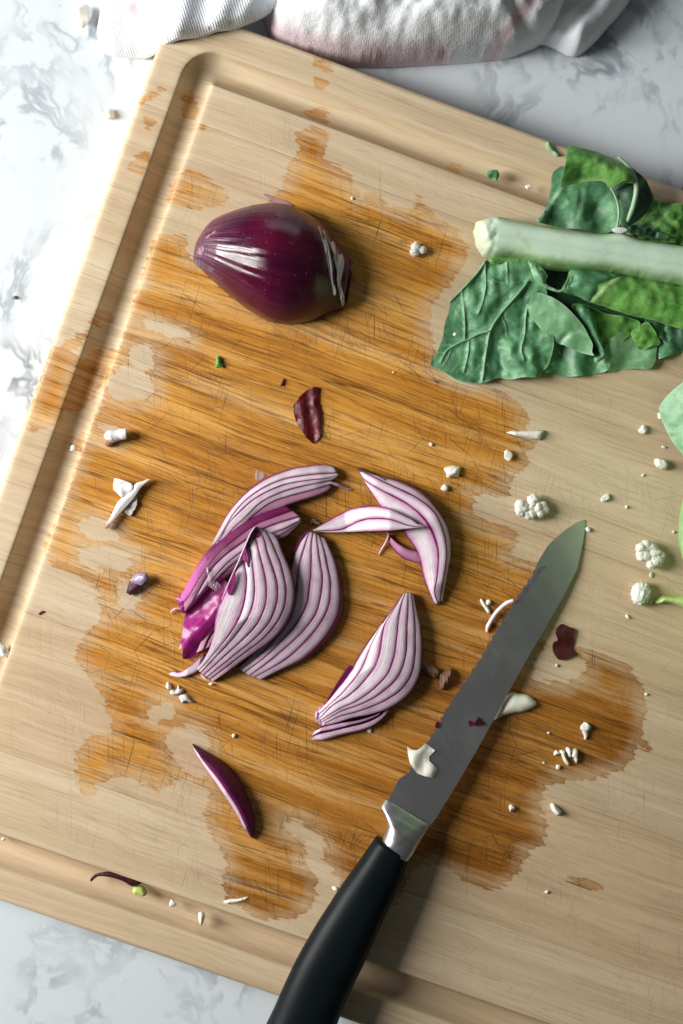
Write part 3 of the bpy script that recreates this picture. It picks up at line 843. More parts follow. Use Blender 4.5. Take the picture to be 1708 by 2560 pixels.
rc = thing('onion_slice', 'front onion slice with six pale layers, left hand one of the overlapping pair', 'onion slice', Z5((600, 1000))[0], group='red onion slices on the board')
Cc = [Z5((748,562),(777,610),(807,690),(842,770),(864,840),(878,920),(874,1000),(852,1080),(802,1170),(717,1260),(562,1372),(342,1538)),
      Z5((695,540),(722,590),(762,680),(790,745),(812,830),(825,910),(822,980),(802,1060),(752,1150),(668,1244),(530,1352),(326,1516)),
      Z5((640,524),(682,590),(704,670),(735,760),(764,850),(772,930),(766,1000),(740,1080),(694,1160),(605,1252),(482,1352),(306,1502)),
      Z5((606,545),(634,610),(655,690),(676,770),(694,850),(700,930),(694,1010),(668,1085),(622,1162),(544,1246),(440,1340),(286,1487)),
      Z5((575,612),(600,700),(612,780),(620,850),(622,930),(612,1010),(584,1086),(540,1158),(476,1240),(390,1336),(263,1472)),
      Z5((546,728),(566,800),(572,870),(566,950),(552,1026),(528,1092),(492,1160),(438,1240),(362,1330),(250,1460)),
      Z5((535,738),(500,800),(462,872),(428,950),(392,1022),(370,1100),(356,1190),(328,1300),(278,1392),(233,1446))]
zc_ = [bow(9, 12.2, 2), bow(9.5, 14, 2.5), bow(10, 15, 3), bow(10.5, 15.8, 3), bow(11, 16, 3.2), bow(11.5, 16.2, 3.2), bow(12, 16.2, 3.2)]
fl = [(lambda t, e=e: np.interp(t, [0, .5, 1], [e, e * .8, .2])) for e in (5, 6, 6, 6, 6, 6)]
wedge(rc, Cc, zc_, [FLESH, FLESH, FLESH, FLESH, FLESH_PALE, FLESH_PALE], fl, flare=6, flare1=1, shade=[.75, .6, .6, .4, .2, .0])
PSK = dict(attrs={'s': lambda P, d: P[:, 0] * .01, 't': lambda P, d: P[:, 1] * .01})
sheet('membrane_tip', Z5((622,515),(640,528),(655,560),(640,610),(620,604),(578,608),(600,560)), lambda P, d: 11.5 + 0 * d, MAGENTA, rc, 4, 1.5, zref=6, **PSK)
sheet('membrane_tip', Z5((562,650),(578,700),(580,775),(566,740),(540,722),(548,690)), lambda P, d: 14.4 + 0 * d, MAGENTA, rc, 4, 1.5, zref=6, **PSK)
sheet('membrane_edge', Z5((495,790),(500,850),(470,945),(450,935),(455,890),(475,840)), lambda P, d: 16.3 + 0 * d, MAGENTA, rc, 4, 1, zref=6, **PSK)
strip('pale_rim', Z5((630,512),(598,560),(560,650),(522,740),(478,832),(440,920),(412,985)), Z5((618,512),(586,560),(548,650),(510,740),(468,832),(432,920),(406,985)), 14, 14, FLESH_PALE, rc, zb=8, gap=.1, bulge=.2, extra={'tint': 0})
strip('loose_layer', Z5((48,1482),(80,1468),(130,1470),(200,1425),(285,1350)), Z5((58,1495),(110,1508),(170,1500),(230,1475),(262,1440)), bow(.9, 2.5), bow(.9, 2.5), FLESH_PALE, rc, zb=.15, extra={'tint': 0})
for a in [[(340,1538),(330,1545),(318,1540)], [(268,1480),(300,1510),(322,1518)]]:
    tube('root_shred', Z5(*a), [.4, .5, .3], FLESH_PALE, rc, [1.5, 1.2, .8])

re_ = thing('onion_slice', 'hook shaped onion slice with dark pointed tip, right of the heap', 'onion slice', Z6((1150, 560))[0], group='red onion slices on the board')
E = [Z6((498,100),(600,148),(720,188),(860,228),(980,278),(1100,348),(1202,448),(1283,560),(1345,680),(1374,820),(1372,950),(1348,1080),(1328,1200),(1313,1300),(1308,1362)),
     Z6((512,122),(640,186),(760,248),(880,305),(1000,360),(1090,415),(1160,470),(1225,545),(1275,640),(1312,760),(1330,900),(1322,1030),(1306,1150),(1290,1260),(1280,1362)),
     Z6((530,160),(570,225),(700,308),(860,388),(980,458),(1100,560),(1190,690),(1240,830),(1256,960),(1244,1120),(1222,1270),(1212,1350)),
     Z6((548,190),(600,290),(660,385),(720,470),(800,540),(870,620),(925,690),(985,785),(1050,875),(1082,965),(1112,1100),(1152,1220),(1200,1330),(1232,1398))]
E[2] = E[2][:-1] + Z6((1262, 1380)); 
wedge(re_, E, [bow(2, 7, 2), bow(2.5, 9.5, 2.5), bow(3, 9, 3), bow(2.5, 6, 2.5)], [FLESH, FLESH, FLESH_PALE], .2, flare=7)
sheet('dark_tip', Z6((496,98),(540,125),(640,165),(760,215),(740,232),(640,195),(560,160),(515,140)), lambda P, d: 2.6 + np.clip((P[:, 0] - 890) * .05, 0, 4.5), DARK_SKIN, re_, 4, .5, zref=5, **PSK)

rg = thing('onion_sliver', 'thin curved pinkish purple onion sliver under the hook shaped slice', 'onion sliver', Z6((950, 880))[0])
strip('onion_layer', Z6((778,735),(810,820),(850,880),(920,945),(1000,985),(1090,1015)), Z6((800,735),(850,790),(940,850),(1060,890),(1100,905)), bow(1, 2.2, 2), bow(1.5, 3, 2), FLESH_PINK, rg, zb=.15, flare=2, extra={'tint': .3})
tube('curled_shred', Z6((765,705),(790,730),(770,800),(735,860),(700,925)), [.35, .55, .55, .5, .3], FLESH_PINK, rg, [3, 2.4, 1.5, 1, .6])

rf = thing('onion_slice', 'slim white onion slice of two layers bridging heap and hook shaped slice', 'onion slice', Z6((600, 600))[0], group='red onion slices on the board')
Ff = [Z6((85,690),(200,622),(300,562),(420,505),(540,474),(660,468),(780,488),(900,538),(1000,588),(1060,638),(1098,655)),
      Z6((95,700),(330,692),(430,652),(520,607),(640,582),(760,584),(870,612),(960,646),(1092,660)),
      Z6((100,708),(300,718),(480,710),(640,704),(800,697),(920,684),(1010,674),(1097,665))]
zf_ = lambda a, b: (lambda t: np.interp(t, [0, .3, .7, 1], [a, a + .6, b, b]))
wedge(rf, Ff, [zf_(3.0, 11), zf_(3.4, 11.5), zf_(3.0, 11)], FLESH_PALE, zf_(.3, 8.5), flare=2)
tube('root_shred', Z6((1040,640),(1070,645),(1100,660)), [.3, .4, .2], FLESH_PINK, rf, 11.3)

rh = thing('onion_slice', 'separate onion slice with six curved layers left of the knife blade', 'onion slice', Z7((760, 800))[0], group='red onion slices on the board')
Hh = [Z7((1052,165),(1077,300),(1107,430),(1122,580),(1120,720),(1107,850),(1072,950),(1012,1042),(922,1122),(802,1192),(662,1238),(502,1272),(382,1312),(252,1352)),
      Z7((1032,155),(1050,300),(1060,420),(1063,560),(1060,700),(1040,830),(1000,920),(920,1020),(820,1090),(700,1150),(540,1210),(400,1250),(240,1332)),
      Z7((1002,152),(998,300),(990,430),(985,560),(975,700),(945,810),(890,910),(800,1000),(690,1080),(550,1150),(400,1205),(230,1312)),
      Z7((972,152),(935,260),(915,360),(905,480),(890,600),(870,720),(820,850),(740,950),(640,1040),(520,1120),(390,1180),(225,1292)),
      Z7((958,165),(862,300),(795,410),(770,500),(755,600),(735,700),(690,810),(620,910),(540,1000),(440,1080),(330,1150),(215,1272)),
      Z7((785,420),(742,470),(692,560),(652,650),(602,780),(542,880),(472,970),(392,1060),(302,1140),(205,1246)),
      Z7((762,435),(640,600),(560,720),(500,830),(430,930),(360,1020),(290,1110),(188,1222))]
wedge(rh, Hh, [bow(4, 7, 2.5), bow(4.5, 8.5, 3), bow(5, 9.5, 3.2), bow(5, 10, 3.4), bow(5, 10, 3.4), bow(5, 9.5, 3.2), bow(4, 8.5, 3)], [FLESH, FLESH, FLESH, FLESH_PALE, FLESH_PALE, FLESH_PALE], .2, flare=9)
strip('lower_layer', Z7((150,1482),(250,1474),(420,1422),(600,1378),(700,1335),(790,1265),(840,1200)), Z7((140,1455),(200,1420),(320,1390),(480,1350),(620,1315),(740,1262),(800,1205)), bow(1, 3.5, 3.5), bow(1.5, 4.2, 4), FLESH, rh, zb=.15, flare=6, extra={'tint': .15})
strip('lower_layer', Z7((142,1448),(210,1405),(330,1378),(480,1338),(620,1300),(740,1250)), Z7((165,1395),(250,1352),(400,1315),(560,1288),(690,1250),(760,1218)), bow(1.5, 4.2, 4), bow(2, 5, 4.5), FLESH, rh, zb=.15, extra={'tint': .25})
sheet('skin_strip', Z7((492,798),(455,830),(385,930),(320,1040),(280,1110),(335,1075),(432,935),(500,850)), lambda P, d: 5.5 + 0 * d, PURPLE_SKIN, rh, 5, 4, zref=5, **PSK)
sheet('root_end', Z7((250,1150),(195,1190),(170,1240),(175,1290),(230,1330),(265,1310),(240,1250),(262,1200)), lambda P, d: 3.2 + nz(P, .1, 4) * .8, FLESH, rh, 4, 2.6, zref=3, attrs={'s': lambda P, d: .5 + .5 * np.sin(P[:, 0] * .35), 't': lambda P, d: .5, 'w': lambda P, d: .5, 'tint': lambda P, d: .2})

ri = thing('onion_crescent', 'single dark purple onion crescent lying below the heap on its edge', 'onion slice', (560, 1985))
I0 = [(479,1865),(520,1890),(556,1915),(595,1958),(622,2012),(636,2065),(633,2100)]
I1 = [(479,1866),(516,1908),(555,1955),(592,2012),(614,2062),(629,2098)]
I2 = [(478,1867),(510,1916),(550,1970),(588,2030),(612,2075),(631,2104)]
strip('onion_skin', I0, I1, bow(1.5, 3.5), bow(2, 9.5), PURPLE_SKIN, ri, zb=.2, flare=4, bulge=2.2, lip=.1, extra={'tint': 0})
strip('onion_layer', I1, I2, bow(2, 9.5), bow(2, 8.5), FLESH, ri, zb=.2, extra={'tint': .1}, gap=.4)
# ---------------------------------------------------------------- the knife
def steel_mat():
    s = M('brushed_steel')
    v = s.obj()
    br = s.noise(s.map(s.map(v, rot=(0, 0, 1.05)), (25, 900, 1)), 1, 3, .6)
    sm_ = s.noise(v, 40, 4, .65)
    sc = s.step(s.noise(s.map(s.map(v, rot=(0, 0, -1.0)), (40, 1800, 1)), 1, 1, .5), .69, .75)
    c = s.mix(s.math('MULTIPLY', sc, .8), (.78, .77, .76), (1.0, 1.0, 1.0))
    ro = s.math('ADD', .32, s.math('ADD', s.math('MULTIPLY', br, .08), s.math('MULTIPLY', s.step(sm_, .4, .75), .05)))
    s.set(Base_Color=c, Metallic=1.0, Roughness=ro, Normal=s.bump(br, .03, .0003))
    return s.m
STEEL = steel_mat()
BOLSTER = (lambda s: s.set(Base_Color=(.60, .60, .60), Metallic=1.0, Roughness=s.math('ADD', .30, s.math('MULTIPLY', s.noise(s.map(s.map(s.obj(), rot=(0, 0, 1.05)), (300, 20, 1)), 1, 3, .6), .2))).m)(M('satin_steel'))
def handle_mat():
    s = M('black_handle')
    n = s.noise(s.obj(), 1200, 2, .5); m = s.noise(s.obj(), 40, 4, .6)
    s.set(Base_Color=s.mix(m, (.003, .005, .006), (.006, .010, .012)), Roughness=s.math('ADD', .36, s.math('MULTIPLY', m, .12)), Normal=s.bump(n, .06, .0003))
    s.b.inputs['Specular IOR Level'].default_value = .12
    return s.m
HANDLE = handle_mat()
kn = thing('kitchen_knife', 'serrated steel kitchen knife with black handle lying diagonally across the board', 'knife', (1150, 1750))
edge_c = spline(Z8((1447,52),(1432,52),(1390,70),(1330,108),(1270,154),(1212,208),(1188,240),(1150,300),(1110,370),(1050,460),(990,560),(930,640),(880,720),(830,800),(780,890),(720,980),(660,1070),(600,1160),(540,1245),(490,1340),(440,1420),(398,1484),(345,1565),(300,1640)), 520)
el = np.concatenate([[0], np.cumsum(np.linalg.norm(np.diff(edge_c, axis=0), axis=1))])
tn_ = np.gradient(edge_c, axis=0); tn_ /= np.linalg.norm(tn_, axis=1)[:, None]
nn_ = np.stack([-tn_[:, 1], tn_[:, 0]], 1)            # which way is the inside of the blade
if (nn_[300] @ np.array([1, 0])) < 0: nn_ = -nn_
ser = np.abs(np.sin(np.pi * el / 24.0)) ** .7 * 5.6 * np.clip((el - 165) / 40, 0, 1)
edge_s = edge_c + nn_ * ser[:, None]
heel = Z8((245,1690),(205,1765),(172,1832))
spine = Z8((440,1992),(480,1945),(520,1880),(600,1755),(730,1538),(860,1308),(960,1128),(1080,918),(1200,718),(1310,528),(1392,370),(1421,250),(1446,120),(1450,68))
outl = np.vstack([edge_s, np.array(heel), np.array(spine)])
KD = np.array(Z8((1447, 55))[0]); KE = np.array(Z8((300, 1910))[0]); kax = KE - KD; KL = np.linalg.norm(kax); kax /= KL
kn_n = np.array([kax[1], -kax[0]])
if kn_n[0] < 0: kn_n = -kn_n                          # towards the spine
edge_line = np.vstack([edge_c[::6], np.array(heel)])
def blade_z(P, d):
    a = (P - KD) @ kax / KL
    b = (P - KD) @ kn_n
    z = 1.6 + 7.2 * np.clip(a, 0, 1) - b * .0105
    de = seg_dist(P, edge_line)
    z = z
    # the tip bends gently up towards the spine
    tipf = np.clip(1 - a / .24, 0, 1)
    return z - tipf ** 2 * 1.2
sheet('blade', outl, blade_z, STEEL, kn, 8, lambda P, d: .25 + .9 * np.clip(seg_dist(P, edge_line) / 60, 0, 1), zref=4, smooth_outline=False, hard=True)
def loft(name, left, right, z0, hh, mat, n=60, seg=28, pw=2.6, parent=None, zref=8, tilt=0.0):
    a = spline(left, n); b = spline(right, n); t = np.linspace(0, 1, n)
    z0 = np.interp(t, np.linspace(0, 1, len(z0)), z0); hh = np.interp(t, np.linspace(0, 1, len(hh)), hh)
    P = []; Z = []
    for k in range(seg):
        q = 2 * math.pi * k / seg
        c, s_ = math.cos(q), math.sin(q)
        cx = math.copysign(abs(c) ** (2 / pw), c); sz = math.copysign(abs(s_) ** (2 / pw), s_)
        P.append((a + b) / 2 + (b - a) / 2 * cx); Z.append(z0 + hh * sz + tilt * cx)
    Pm = np.stack(P, 1).reshape(-1, 2); zm = np.stack(Z, 1).reshape(-1)
    X = W(Pm, T + zref * .001); X[:, 2] = T + zm * .001
    F = [[i * seg + k, i * seg + (k + 1) % seg, (i + 1) * seg + (k + 1) % seg, (i + 1) * seg + k] for i in range(n - 1) for k in range(seg)]
    F.append(list(range(seg))[::-1]); F.append(list(range((n - 1) * seg, n * seg)))
    k0 = (n // 2) * seg + seg // 4
    if np.cross(X[k0 + 1] - X[k0], X[k0 + seg] - X[k0])[2] < 0: F = [f[::-1] for f in F]
    return mesh(name, X, F, mat, parent)
bl = Z8((168,1832),(140,1872),(138,1890),(155,1935),(172,1985),(165,2035),(142,2085),(118,2098))
br_ = Z8((437,1994),(437,2015),(420,2042),(402,2070),(375,2110),(348,2155),(325,2190),(305,2215))
loft('bolster', bl, br_, [8.0, 8.6, 9.2, 9.6, 9.8], [1.6, 4.0, 5.6, 6.6, 7.2], BOLSTER, 40, 32, 2.7, kn, 8)
hl = ZH((766,428),(735,470),(690,535),(640,605),(570,700),(500,808),(440,900),(380,1000),(318,1110),(250,1250),(195,1375),(145,1478),(95,1590),(60,1700),(60,1790))
hr = ZH((945,550),(925,610),(900,680),(850,790),(800,895),(740,1030),(690,1140),(640,1240),(590,1345),(540,1478),(500,1590),(480,1700),(440,1800))
loft('handle', hl, hr, [9.8, 10.5, 11, 11.5, 12, 12], [7.4, 8.6, 9.2, 9.6, 10, 9], HANDLE, 70, 40, 2.35, kn, 10)

# ---------------------------------------------------------------- cauliflower leaf
def leaf_mat(name, a, b, vein, dark, rough=.42):
    s = M(name)
    v = s.obj()
    n1 = s.noise(v, 70, 4, .62); n2 = s.noise(v, 380, 3, .6)
    c = s.mix(s.step(n1, .36, .66), a, b)
    c = s.mix(s.math('MULTIPLY', s.step(s.noise(s.map(v, loc=(3, 1, 2)), 95, 4, .65), .52, .72), .55), c, dark)
    c = s.mix(s.math('MULTIPLY', s.step(n2, .5, .75), .22), c, vein)
    n3 = s.noise(v, 1100, 3, .65)
    c = s.mix(s.math('MULTIPLY', s.step(n3, .42, .7), .28), c, dark)
    n4 = s.math('ABSOLUTE', s.math('SUBTRACT', s.noise(s.map(v, loc=(9, 3, 1)), 150, 4, .65), .5))
    c = s.mix(s.math('MULTIPLY', s.step(n4, .0, .02, 1, 0), .16), c, vein)
    net = s.voro(s.map(v), 420, 'DISTANCE_TO_EDGE')
    c = s.mix(s.math('MULTIPLY', s.step(net, 0, .07, 1, 0), .06), c, vein)
    vv = s.attr('vein')
    c = s.mix(vv, c, vein)
    rim = s.step(s.attr('edge'), 0, 4.0, 1, 0)
    c = s.mix(s.math('MULTIPLY', rim, .35), c, vein)
    s.set(Base_Color=c, Roughness=s.math('ADD', rough - .06, s.math('MULTIPLY', n1, .16)), Normal=s.bump(s.math('ADD', s.math('ADD', s.math('MULTIPLY', n2, .35), s.math('MULTIPLY', n3, .35)), s.math('SUBTRACT', s.math('MULTIPLY', s.step(net, 0, .12), .25), s.math('MULTIPLY', s.step(n4, 0, .03, 1, 0), .2))), .16, .0006))
    s.b.inputs['Specular IOR Level'].default_value = .4
    return s.m
LEAF_BLUE = leaf_mat('leaf_underside', (.055, .185, .080), (.135, .345, .165), (.27, .46, .28), (.026, .095, .038))
LEAF_PALE = leaf_mat('leaf_pale', (.14, .32, .155), (.23, .43, .24), (.38, .57, .36), (.075, .22, .075))
LEAF_BRIGHT = leaf_mat('leaf_bright', (.050, .20, .026), (.16, .39, .08), (.36, .55, .22), (.016, .095, .010))
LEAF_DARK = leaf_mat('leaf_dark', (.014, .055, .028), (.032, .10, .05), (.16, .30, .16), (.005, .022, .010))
def stalk_mat():
    s = M('leaf_stalk')
    v = s.obj()
    n = s.noise(s.map(s.map(v, rot=(0, 0, .16)), (10, 330, 60)), 1, 4, .6); m = s.noise(v, 45, 3, .6)
    c = s.mix(n, (.55, .71, .52), (.69, .83, .65))
    e = s.step(s.math('ADD', s.attr('edge'), s.math('MULTIPLY', s.math('SUBTRACT', m, .5), 46)), 2, 26, 1, 0)
    c = s.mix(s.math('MULTIPLY', e, .8), c, (.17, .34, .055))
    c = s.mix(s.math('MULTIPLY', s.step(s.noise(s.map(v, loc=(0, 3, 0)), 75, 3, .6), .62, .70), .25), c, (.30, .48, .14))
    end = s.attr('cut')
    fib = s.noise(s.map(v, (60, 420, 60)), 1, 4, .7)
    c = s.mix(end, c, s.mix(fib, (.50, .62, .36), (.74, .80, .64)))
    s.set(Base_Color=c, Roughness=.38, Normal=s.bump(s.math('ADD', n, s.math('MULTIPLY', s.math('MULTIPLY', fib, end), 4)), .25, .0008))
    s.b.inputs['Subsurface Weight'].default_value = .1
    s.b.inputs['Subsurface Scale'].default_value = .3
    return s.m
STALK = stalk_mat()
VEIN = (lambda s: s.set(Base_Color=s.mix(s.noise(s.obj(), 150, 3, .6), (.26, .42, .22), (.40, .54, .36)), Roughness=.45).m)(M('leaf_vein'))

lf = thing('cauliflower_leaf', 'torn green cauliflower leaf with thick pale stalk on the board', 'leaf', (1500, 660))
stalk_top = Z4((405,478),(440,470),(480,472),(560,490),(680,514),(800,532),(950,556),(1070,572),(1200,566),(1300,602),(1420,622),(1568,642),(1720,668),(1900,700))
stalk_bot = Z4((1900,980),(1720,925),(1568,888),(1400,858),(1200,820),(1060,806),(950,800),(820,790),(740,778),(640,748),(560,724),(450,722),(382,705))
cut_end = Z4((378,696),(360,668),(342,635),(338,600),(328,565),(336,530),(345,500),(372,487))
sout = np.vstack([spline(stalk_top, 60), spline(stalk_bot, 60), spline(cut_end, 22)[1:-1]])
sout[120:] += rng.uniform(-1.2, 1.2, (len(sout) - 120, 2))
sheet('stalk', sout, lambda P, d: 4 + 12 * (1 - (1 - np.clip(d / 36, 0, 1)) ** 3) ** .6 + .5 * nz(P, .006, 2) + .35 * np.sin((P[:, 1] - P[:, 0] * .165) * .21) * np.clip(d / 30, 0, 1) + np.where(P[:, 0] < 1235, nz(P, .09, 8) * 1.2, 0), STALK, lf, 7, floor=3.0, zref=10, smooth_outline=False,
      attrs={'cut': lambda P, d: np.clip((1228 + nz(P, .03, 5) * 14 - P[:, 0]) / 12, 0, 1), 'edge': lambda P, d: np.where(P[:, 0] < 1235, 60, d)})
VE = [Z4((640,870),(600,920),(530,1000),(480,1060),(420,1150),(400,1250),(385,1350),(370,1462)), Z4((415,1165),(350,1180),(290,1210),(220,1240),(160,1280),(125,1345)),
      Z4((268,1210),(268,1120),(260,1000),(248,920)), Z4((292,1220),(285,1310),(262,1405)), Z4((385,760),(390,880),(375,980),(345,1060)),
      Z4((480,1070),(510,1130),(522,1190)), Z4((640,1010),(625,1100),(622,1180),(600,1270),(612,1340)), Z4((600,880),(500,880),(430,860)),
      Z4((385,752),(330,830),(250,915),(180,985)), Z4((190,1270),(165,1330),(140,1370)), Z4((510,760),(515,830),(520,880))]
VEr = [2.6, 1.8, 1.3, 1.2, 1.4, .8, 1.4, .9, 2.4, .8, .9]
VE2 = []
rv = np.random.default_rng(5)
for c, r in zip(VE[:10], VEr):
    q = spline(c, 30)
    for i in range(4, 28, 5):
        tg = q[min(i + 1, 29)] - q[i - 1]; tg /= np.linalg.norm(tg) + 1e-9
        for sgn in (-1, 1):
            if rv.uniform() < .25: continue
            an = sgn * rv.uniform(.6, 1.1); L_ = rv.uniform(16, 44)
            d1 = np.array([tg[0] * math.cos(an) - tg[1] * math.sin(an), tg[0] * math.sin(an) + tg[1] * math.cos(an)])
            d2 = d1 * .8 + tg * .6 + rv.uniform(-.3, .3, 2)
            VE2.append([q[i], q[i] + d1 * L_ * .5, q[i] + d1 * L_ * .5 + d2 * L_ * .5])
def veinf(P):
    v = np.zeros(len(P))
    for c in VE2:
        v = np.maximum(v, .55 * np.exp(-(seg_dist(P, spline(c, 8)) / 1.7) ** 2))
    for c, r in zip(VE, VEr):
        q = spline(c, 24)
        v = np.maximum(v, np.exp(-(seg_dist(P, q) / (1.0 * r + .5)) ** 2))
    return v
def blade1(P, d):
    base = 1.6 + np.clip((P[:, 0] - 1080) / 260, 0, 1) * 3.5 + np.clip(1 - (P[:, 1] - 640) / 160, 0, 1) * 2
    w = 2.6 * nz(P, .012, 11, 2) + 1.0 * nz(P, .028, 4, 2)
    rip = 1.3 * np.sin((P[:, 0] - 1180) * .062 + nz(P, .01, 2) * 2) * np.clip((P[:, 1] - 780) / 120, 0, 1) * np.clip((P[:, 0] - 1190) / 60, 0, 1)
    vv = np.zeros(len(P))
    for c, r in zip(VE, VEr):
        q = spline(c, 24); ds = seg_dist(P, q)
        vv = np.maximum(vv, r * .30 * np.exp(-(ds / (1.0 * r + .7)) ** 2)) 
        w = w - .22 * r * np.exp(-((ds - 6 * r) / (5 * r)) ** 2)
    return np.maximum(1.6, base + w + rip * 1.4) + vv
sheet('leaf_blade', Z4((392,745),(330,820),(250,908),(212,950),(185,982),(172,1050),(150,1115),(136,1200),(100,1290),(62,1358),(130,1398),(200,1440),(250,1465),(310,1468),(370,1472),(430,1452),(470,1440),(540,1452),(600,1442),(690,1440),(735,1402),(770,1350),(790,1240),(770,1120),(760,1000),(740,880),(720,800),(640,750),(520,728),(450,722)),
      blade1, LEAF_BLUE, lf, 2.8, .32, zref=3, attrs={'vein': lambda P, d: np.clip(veinf(P), 0, 1) * .75})
zv = {'vein': lambda P, d: 0.0}
LVEIN = (lambda s: s.set(Base_Color=s.mix(s.noise(s.obj(), 200, 3, .6), (.16, .33, .19), (.30, .48, .31)), Roughness=.42).m)(M('leaf_fine_vein'))
for c, r in zip(VE, VEr):
    q = spline(c, 20); zz = blade1(q, np.full(20, 20.0))
    tube('vein', q, [.17 * r, .15 * r, .11 * r, .05 * r], LVEIN, lf, zz - .02, 6, 20, 3)
sheet('leaf_lobe', Z4((730,1240),(720,1400),(770,1410),(850,1430),(920,1434),(980,1425),(1050,1415),(1110,1400),(1130,1340),(1080,1240),(960,1150),(820,1120)),
      lambda P, d: 2.0 + 1.6 * np.sin(P[:, 0] * .075) + 1.2 * nz(P, .03, 7), LEAF_BLUE, lf, 7, .32, zref=2, attrs=zv)
sheet('leaf_lobe', Z4((1100,1250),(1115,1395),(1200,1390),(1290,1386),(1358,1390),(1392,1360),(1402,1310),(1398,1230),(1300,1160),(1180,1180)),
      lambda P, d: 2.2 + 1.2 * np.sin(P[:, 0] * .05 + P[:, 1] * .03) + 1.4 * nz(P, .02, 9) + np.clip(d / 20, 0, 1) * 1.0, LEAF_PALE, lf, 7, .32, zref=2, attrs=zv)
sheet('leaf_lobe', Z4((1400,1180),(1395,1320),(1480,1312),(1568,1282),(1700,1230),(1800,1150),(1700,1080),(1500,1080)),
      lambda P, d: 2.4 + 1.6 * np.sin(P[:, 0] * .08) + 1.2 * nz(P, .03, 12), LEAF_BLUE, lf, 8, .32, zref=2, attrs=zv)
sheet('leaf_painted_shadow', Z4((560,745),(660,790),(760,790),(900,800),(1020,830),(1200,850),(1400,890),(1600,960),(1720,1000),(1700,1200),(1560,1270),(1420,1280),(1180,1330),(1060,1330),(900,1200),(780,1000),(700,900),(640,850)),
      lambda P, d: 1.2 + .5 * nz(P, .02, 15), LEAF_DARK, lf, 10, .32, zref=2, attrs=zv)  # dark green sheet stands in for the shadow in the gap under the band
sheet('leaf_lobe', Z4((900,1010),(1000,1010),(1120,1060),(1240,1080),(1310,1110),(1290,1160),(1220,1210),(1140,1260),(1060,1240),(980,1130)),
      lambda P, d: 3.2 + 1.6 * nz(P, .03, 17) + np.clip(d / 25, 0, 1) * .5, LEAF_BRIGHT, lf, 7, .32, zref=3, attrs=zv)
sheet('leaf_lobe', Z4((1255,1170),(1300,1140),(1350,1110),(1400,1175),(1430,1240),(1380,1252),(1310,1275),(1275,1230)),
      lambda P, d: 5.0 + 1.2 * nz(P, .05, 19) + np.clip(d / 25, 0, 1) * 1.2, LEAF_BRIGHT, lf, 6, .32, zref=4, attrs=zv)
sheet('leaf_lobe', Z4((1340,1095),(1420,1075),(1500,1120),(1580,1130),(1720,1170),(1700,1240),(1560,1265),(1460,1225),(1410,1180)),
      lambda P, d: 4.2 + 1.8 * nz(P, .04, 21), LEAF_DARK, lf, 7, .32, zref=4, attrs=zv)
band = Z4((905,790),(1000,795),(1200,822),(1400,858),(1568,888),(1900,970),(1900,1230),(1700,1185),(1568,1150),(1460,1115),(1370,1090),(1240,1060),(1100,1012),(1020,990),(940,950),(850,920),(880,850))
bv = spline(Z4((1205,832),(1120,890),(1020,995)), 20); bv2 = spline(Z4((1455,890),(1448,960)), 10)
sheet('leaf_band', band, lambda P, d: 5.5 + 6.5 * (1 - (1 - np.clip(d / 60, 0, 1)) ** 2) ** .6 + 1.1 * nz(P, .035, 23) + .9 * np.exp(-(seg_dist(P, bv) / 6) ** 2), LEAF_BRIGHT, lf, 7, .4, zref=7,
      attrs={'vein': lambda P, d: np.clip(.9 * np.exp(-(seg_dist(P, bv) / 6.5) ** 2) + .35 * np.exp(-(seg_dist(P, bv2) / 5) ** 2), 0, 1)})
sheet('leaf_band', Z4((905,792),(1000,797),(1200,825),(1185,850),(1130,890),(1060,950),(1000,985),(940,948),(862,918),(885,850)), lambda P, d: 7.5 + 5.2 * (1 - (1 - np.clip(d / 50, 0, 1)) ** 2) ** .6 + .8 * nz(P, .04, 24), LEAF_BLUE, lf, 6, .4, zref=7, attrs=zv)
# rolled lobes in front
FOLD_L = Z4((645,1015),(660,1085),(690,1115),(740,1170),(830,1235),(850,1242),(900,1265),(960,1292))
sheet('leaf_fold', Z4((645,1015),(665,960),(700,938),(750,955),(810,985),(880,1042),(960,1132),(1000,1200),(1022,1245),(1020,1290),(1030,1312),(960,1292),(900,1265),(850,1242),(830,1235),(740,1170),(690,1115),(660,1085)),
      lambda P, d: 6.2 + 3.6 * np.clip(seg_dist(P, FOLD_L) / 62, 0, 1) ** .8 + .5 * nz(P, .03, 27) - 1.2 * np.exp(-(seg_dist(P, Z4((830,1240),(845,1210),(870,1185))) / 7) ** 2), LEAF_PALE, lf, 5, .4, zref=6,
      attrs={'vein': lambda P, d: .55 * np.exp(-(seg_dist(P, Z4((880,1200),(940,1170),(990,1190))) / 5) ** 2)})
sheet('leaf_fold', Z4((925,1040),(945,1005),(990,1012),(1035,1050),(1052,1110),(1062,1170),(1085,1230),(1110,1308),(1085,1335),(1050,1352),(1040,1320),(1075,1300),(1040,1230),(1010,1190),(970,1130),(935,1080)),
      lambda P, d: 5.5 + 4.0 * (1 - (1 - np.clip(d / 26, 0, 1)) ** 2) ** .6 + .6 * nz(P, .04, 29), LEAF_BLUE, lf, 5, .32, zref=6, attrs=zv)
sheet('leaf_curl', Z4((640,750),(668,752),(720,790),(755,832),(745,870),(755,890),(800,915),(832,920),(862,895),(885,835),(892,842),(870,905),(835,934),(800,930),(760,915),(715,890),(675,850),(655,790)),
      lambda P, d: 11 + 1.2 * nz(P, .05, 31) + np.clip(d / 12, 0, 1) * 1.5, LEAF_PALE, lf, 4, .6, zref=9, attrs=zv)
sheet('leaf_curl', Z4((410,728),(500,724),(585,735),(570,752),(500,752),(430,765)), lambda P, d: 7 + d * .12, LEAF_BRIGHT, lf, 5, .32, zref=6, attrs=zv)
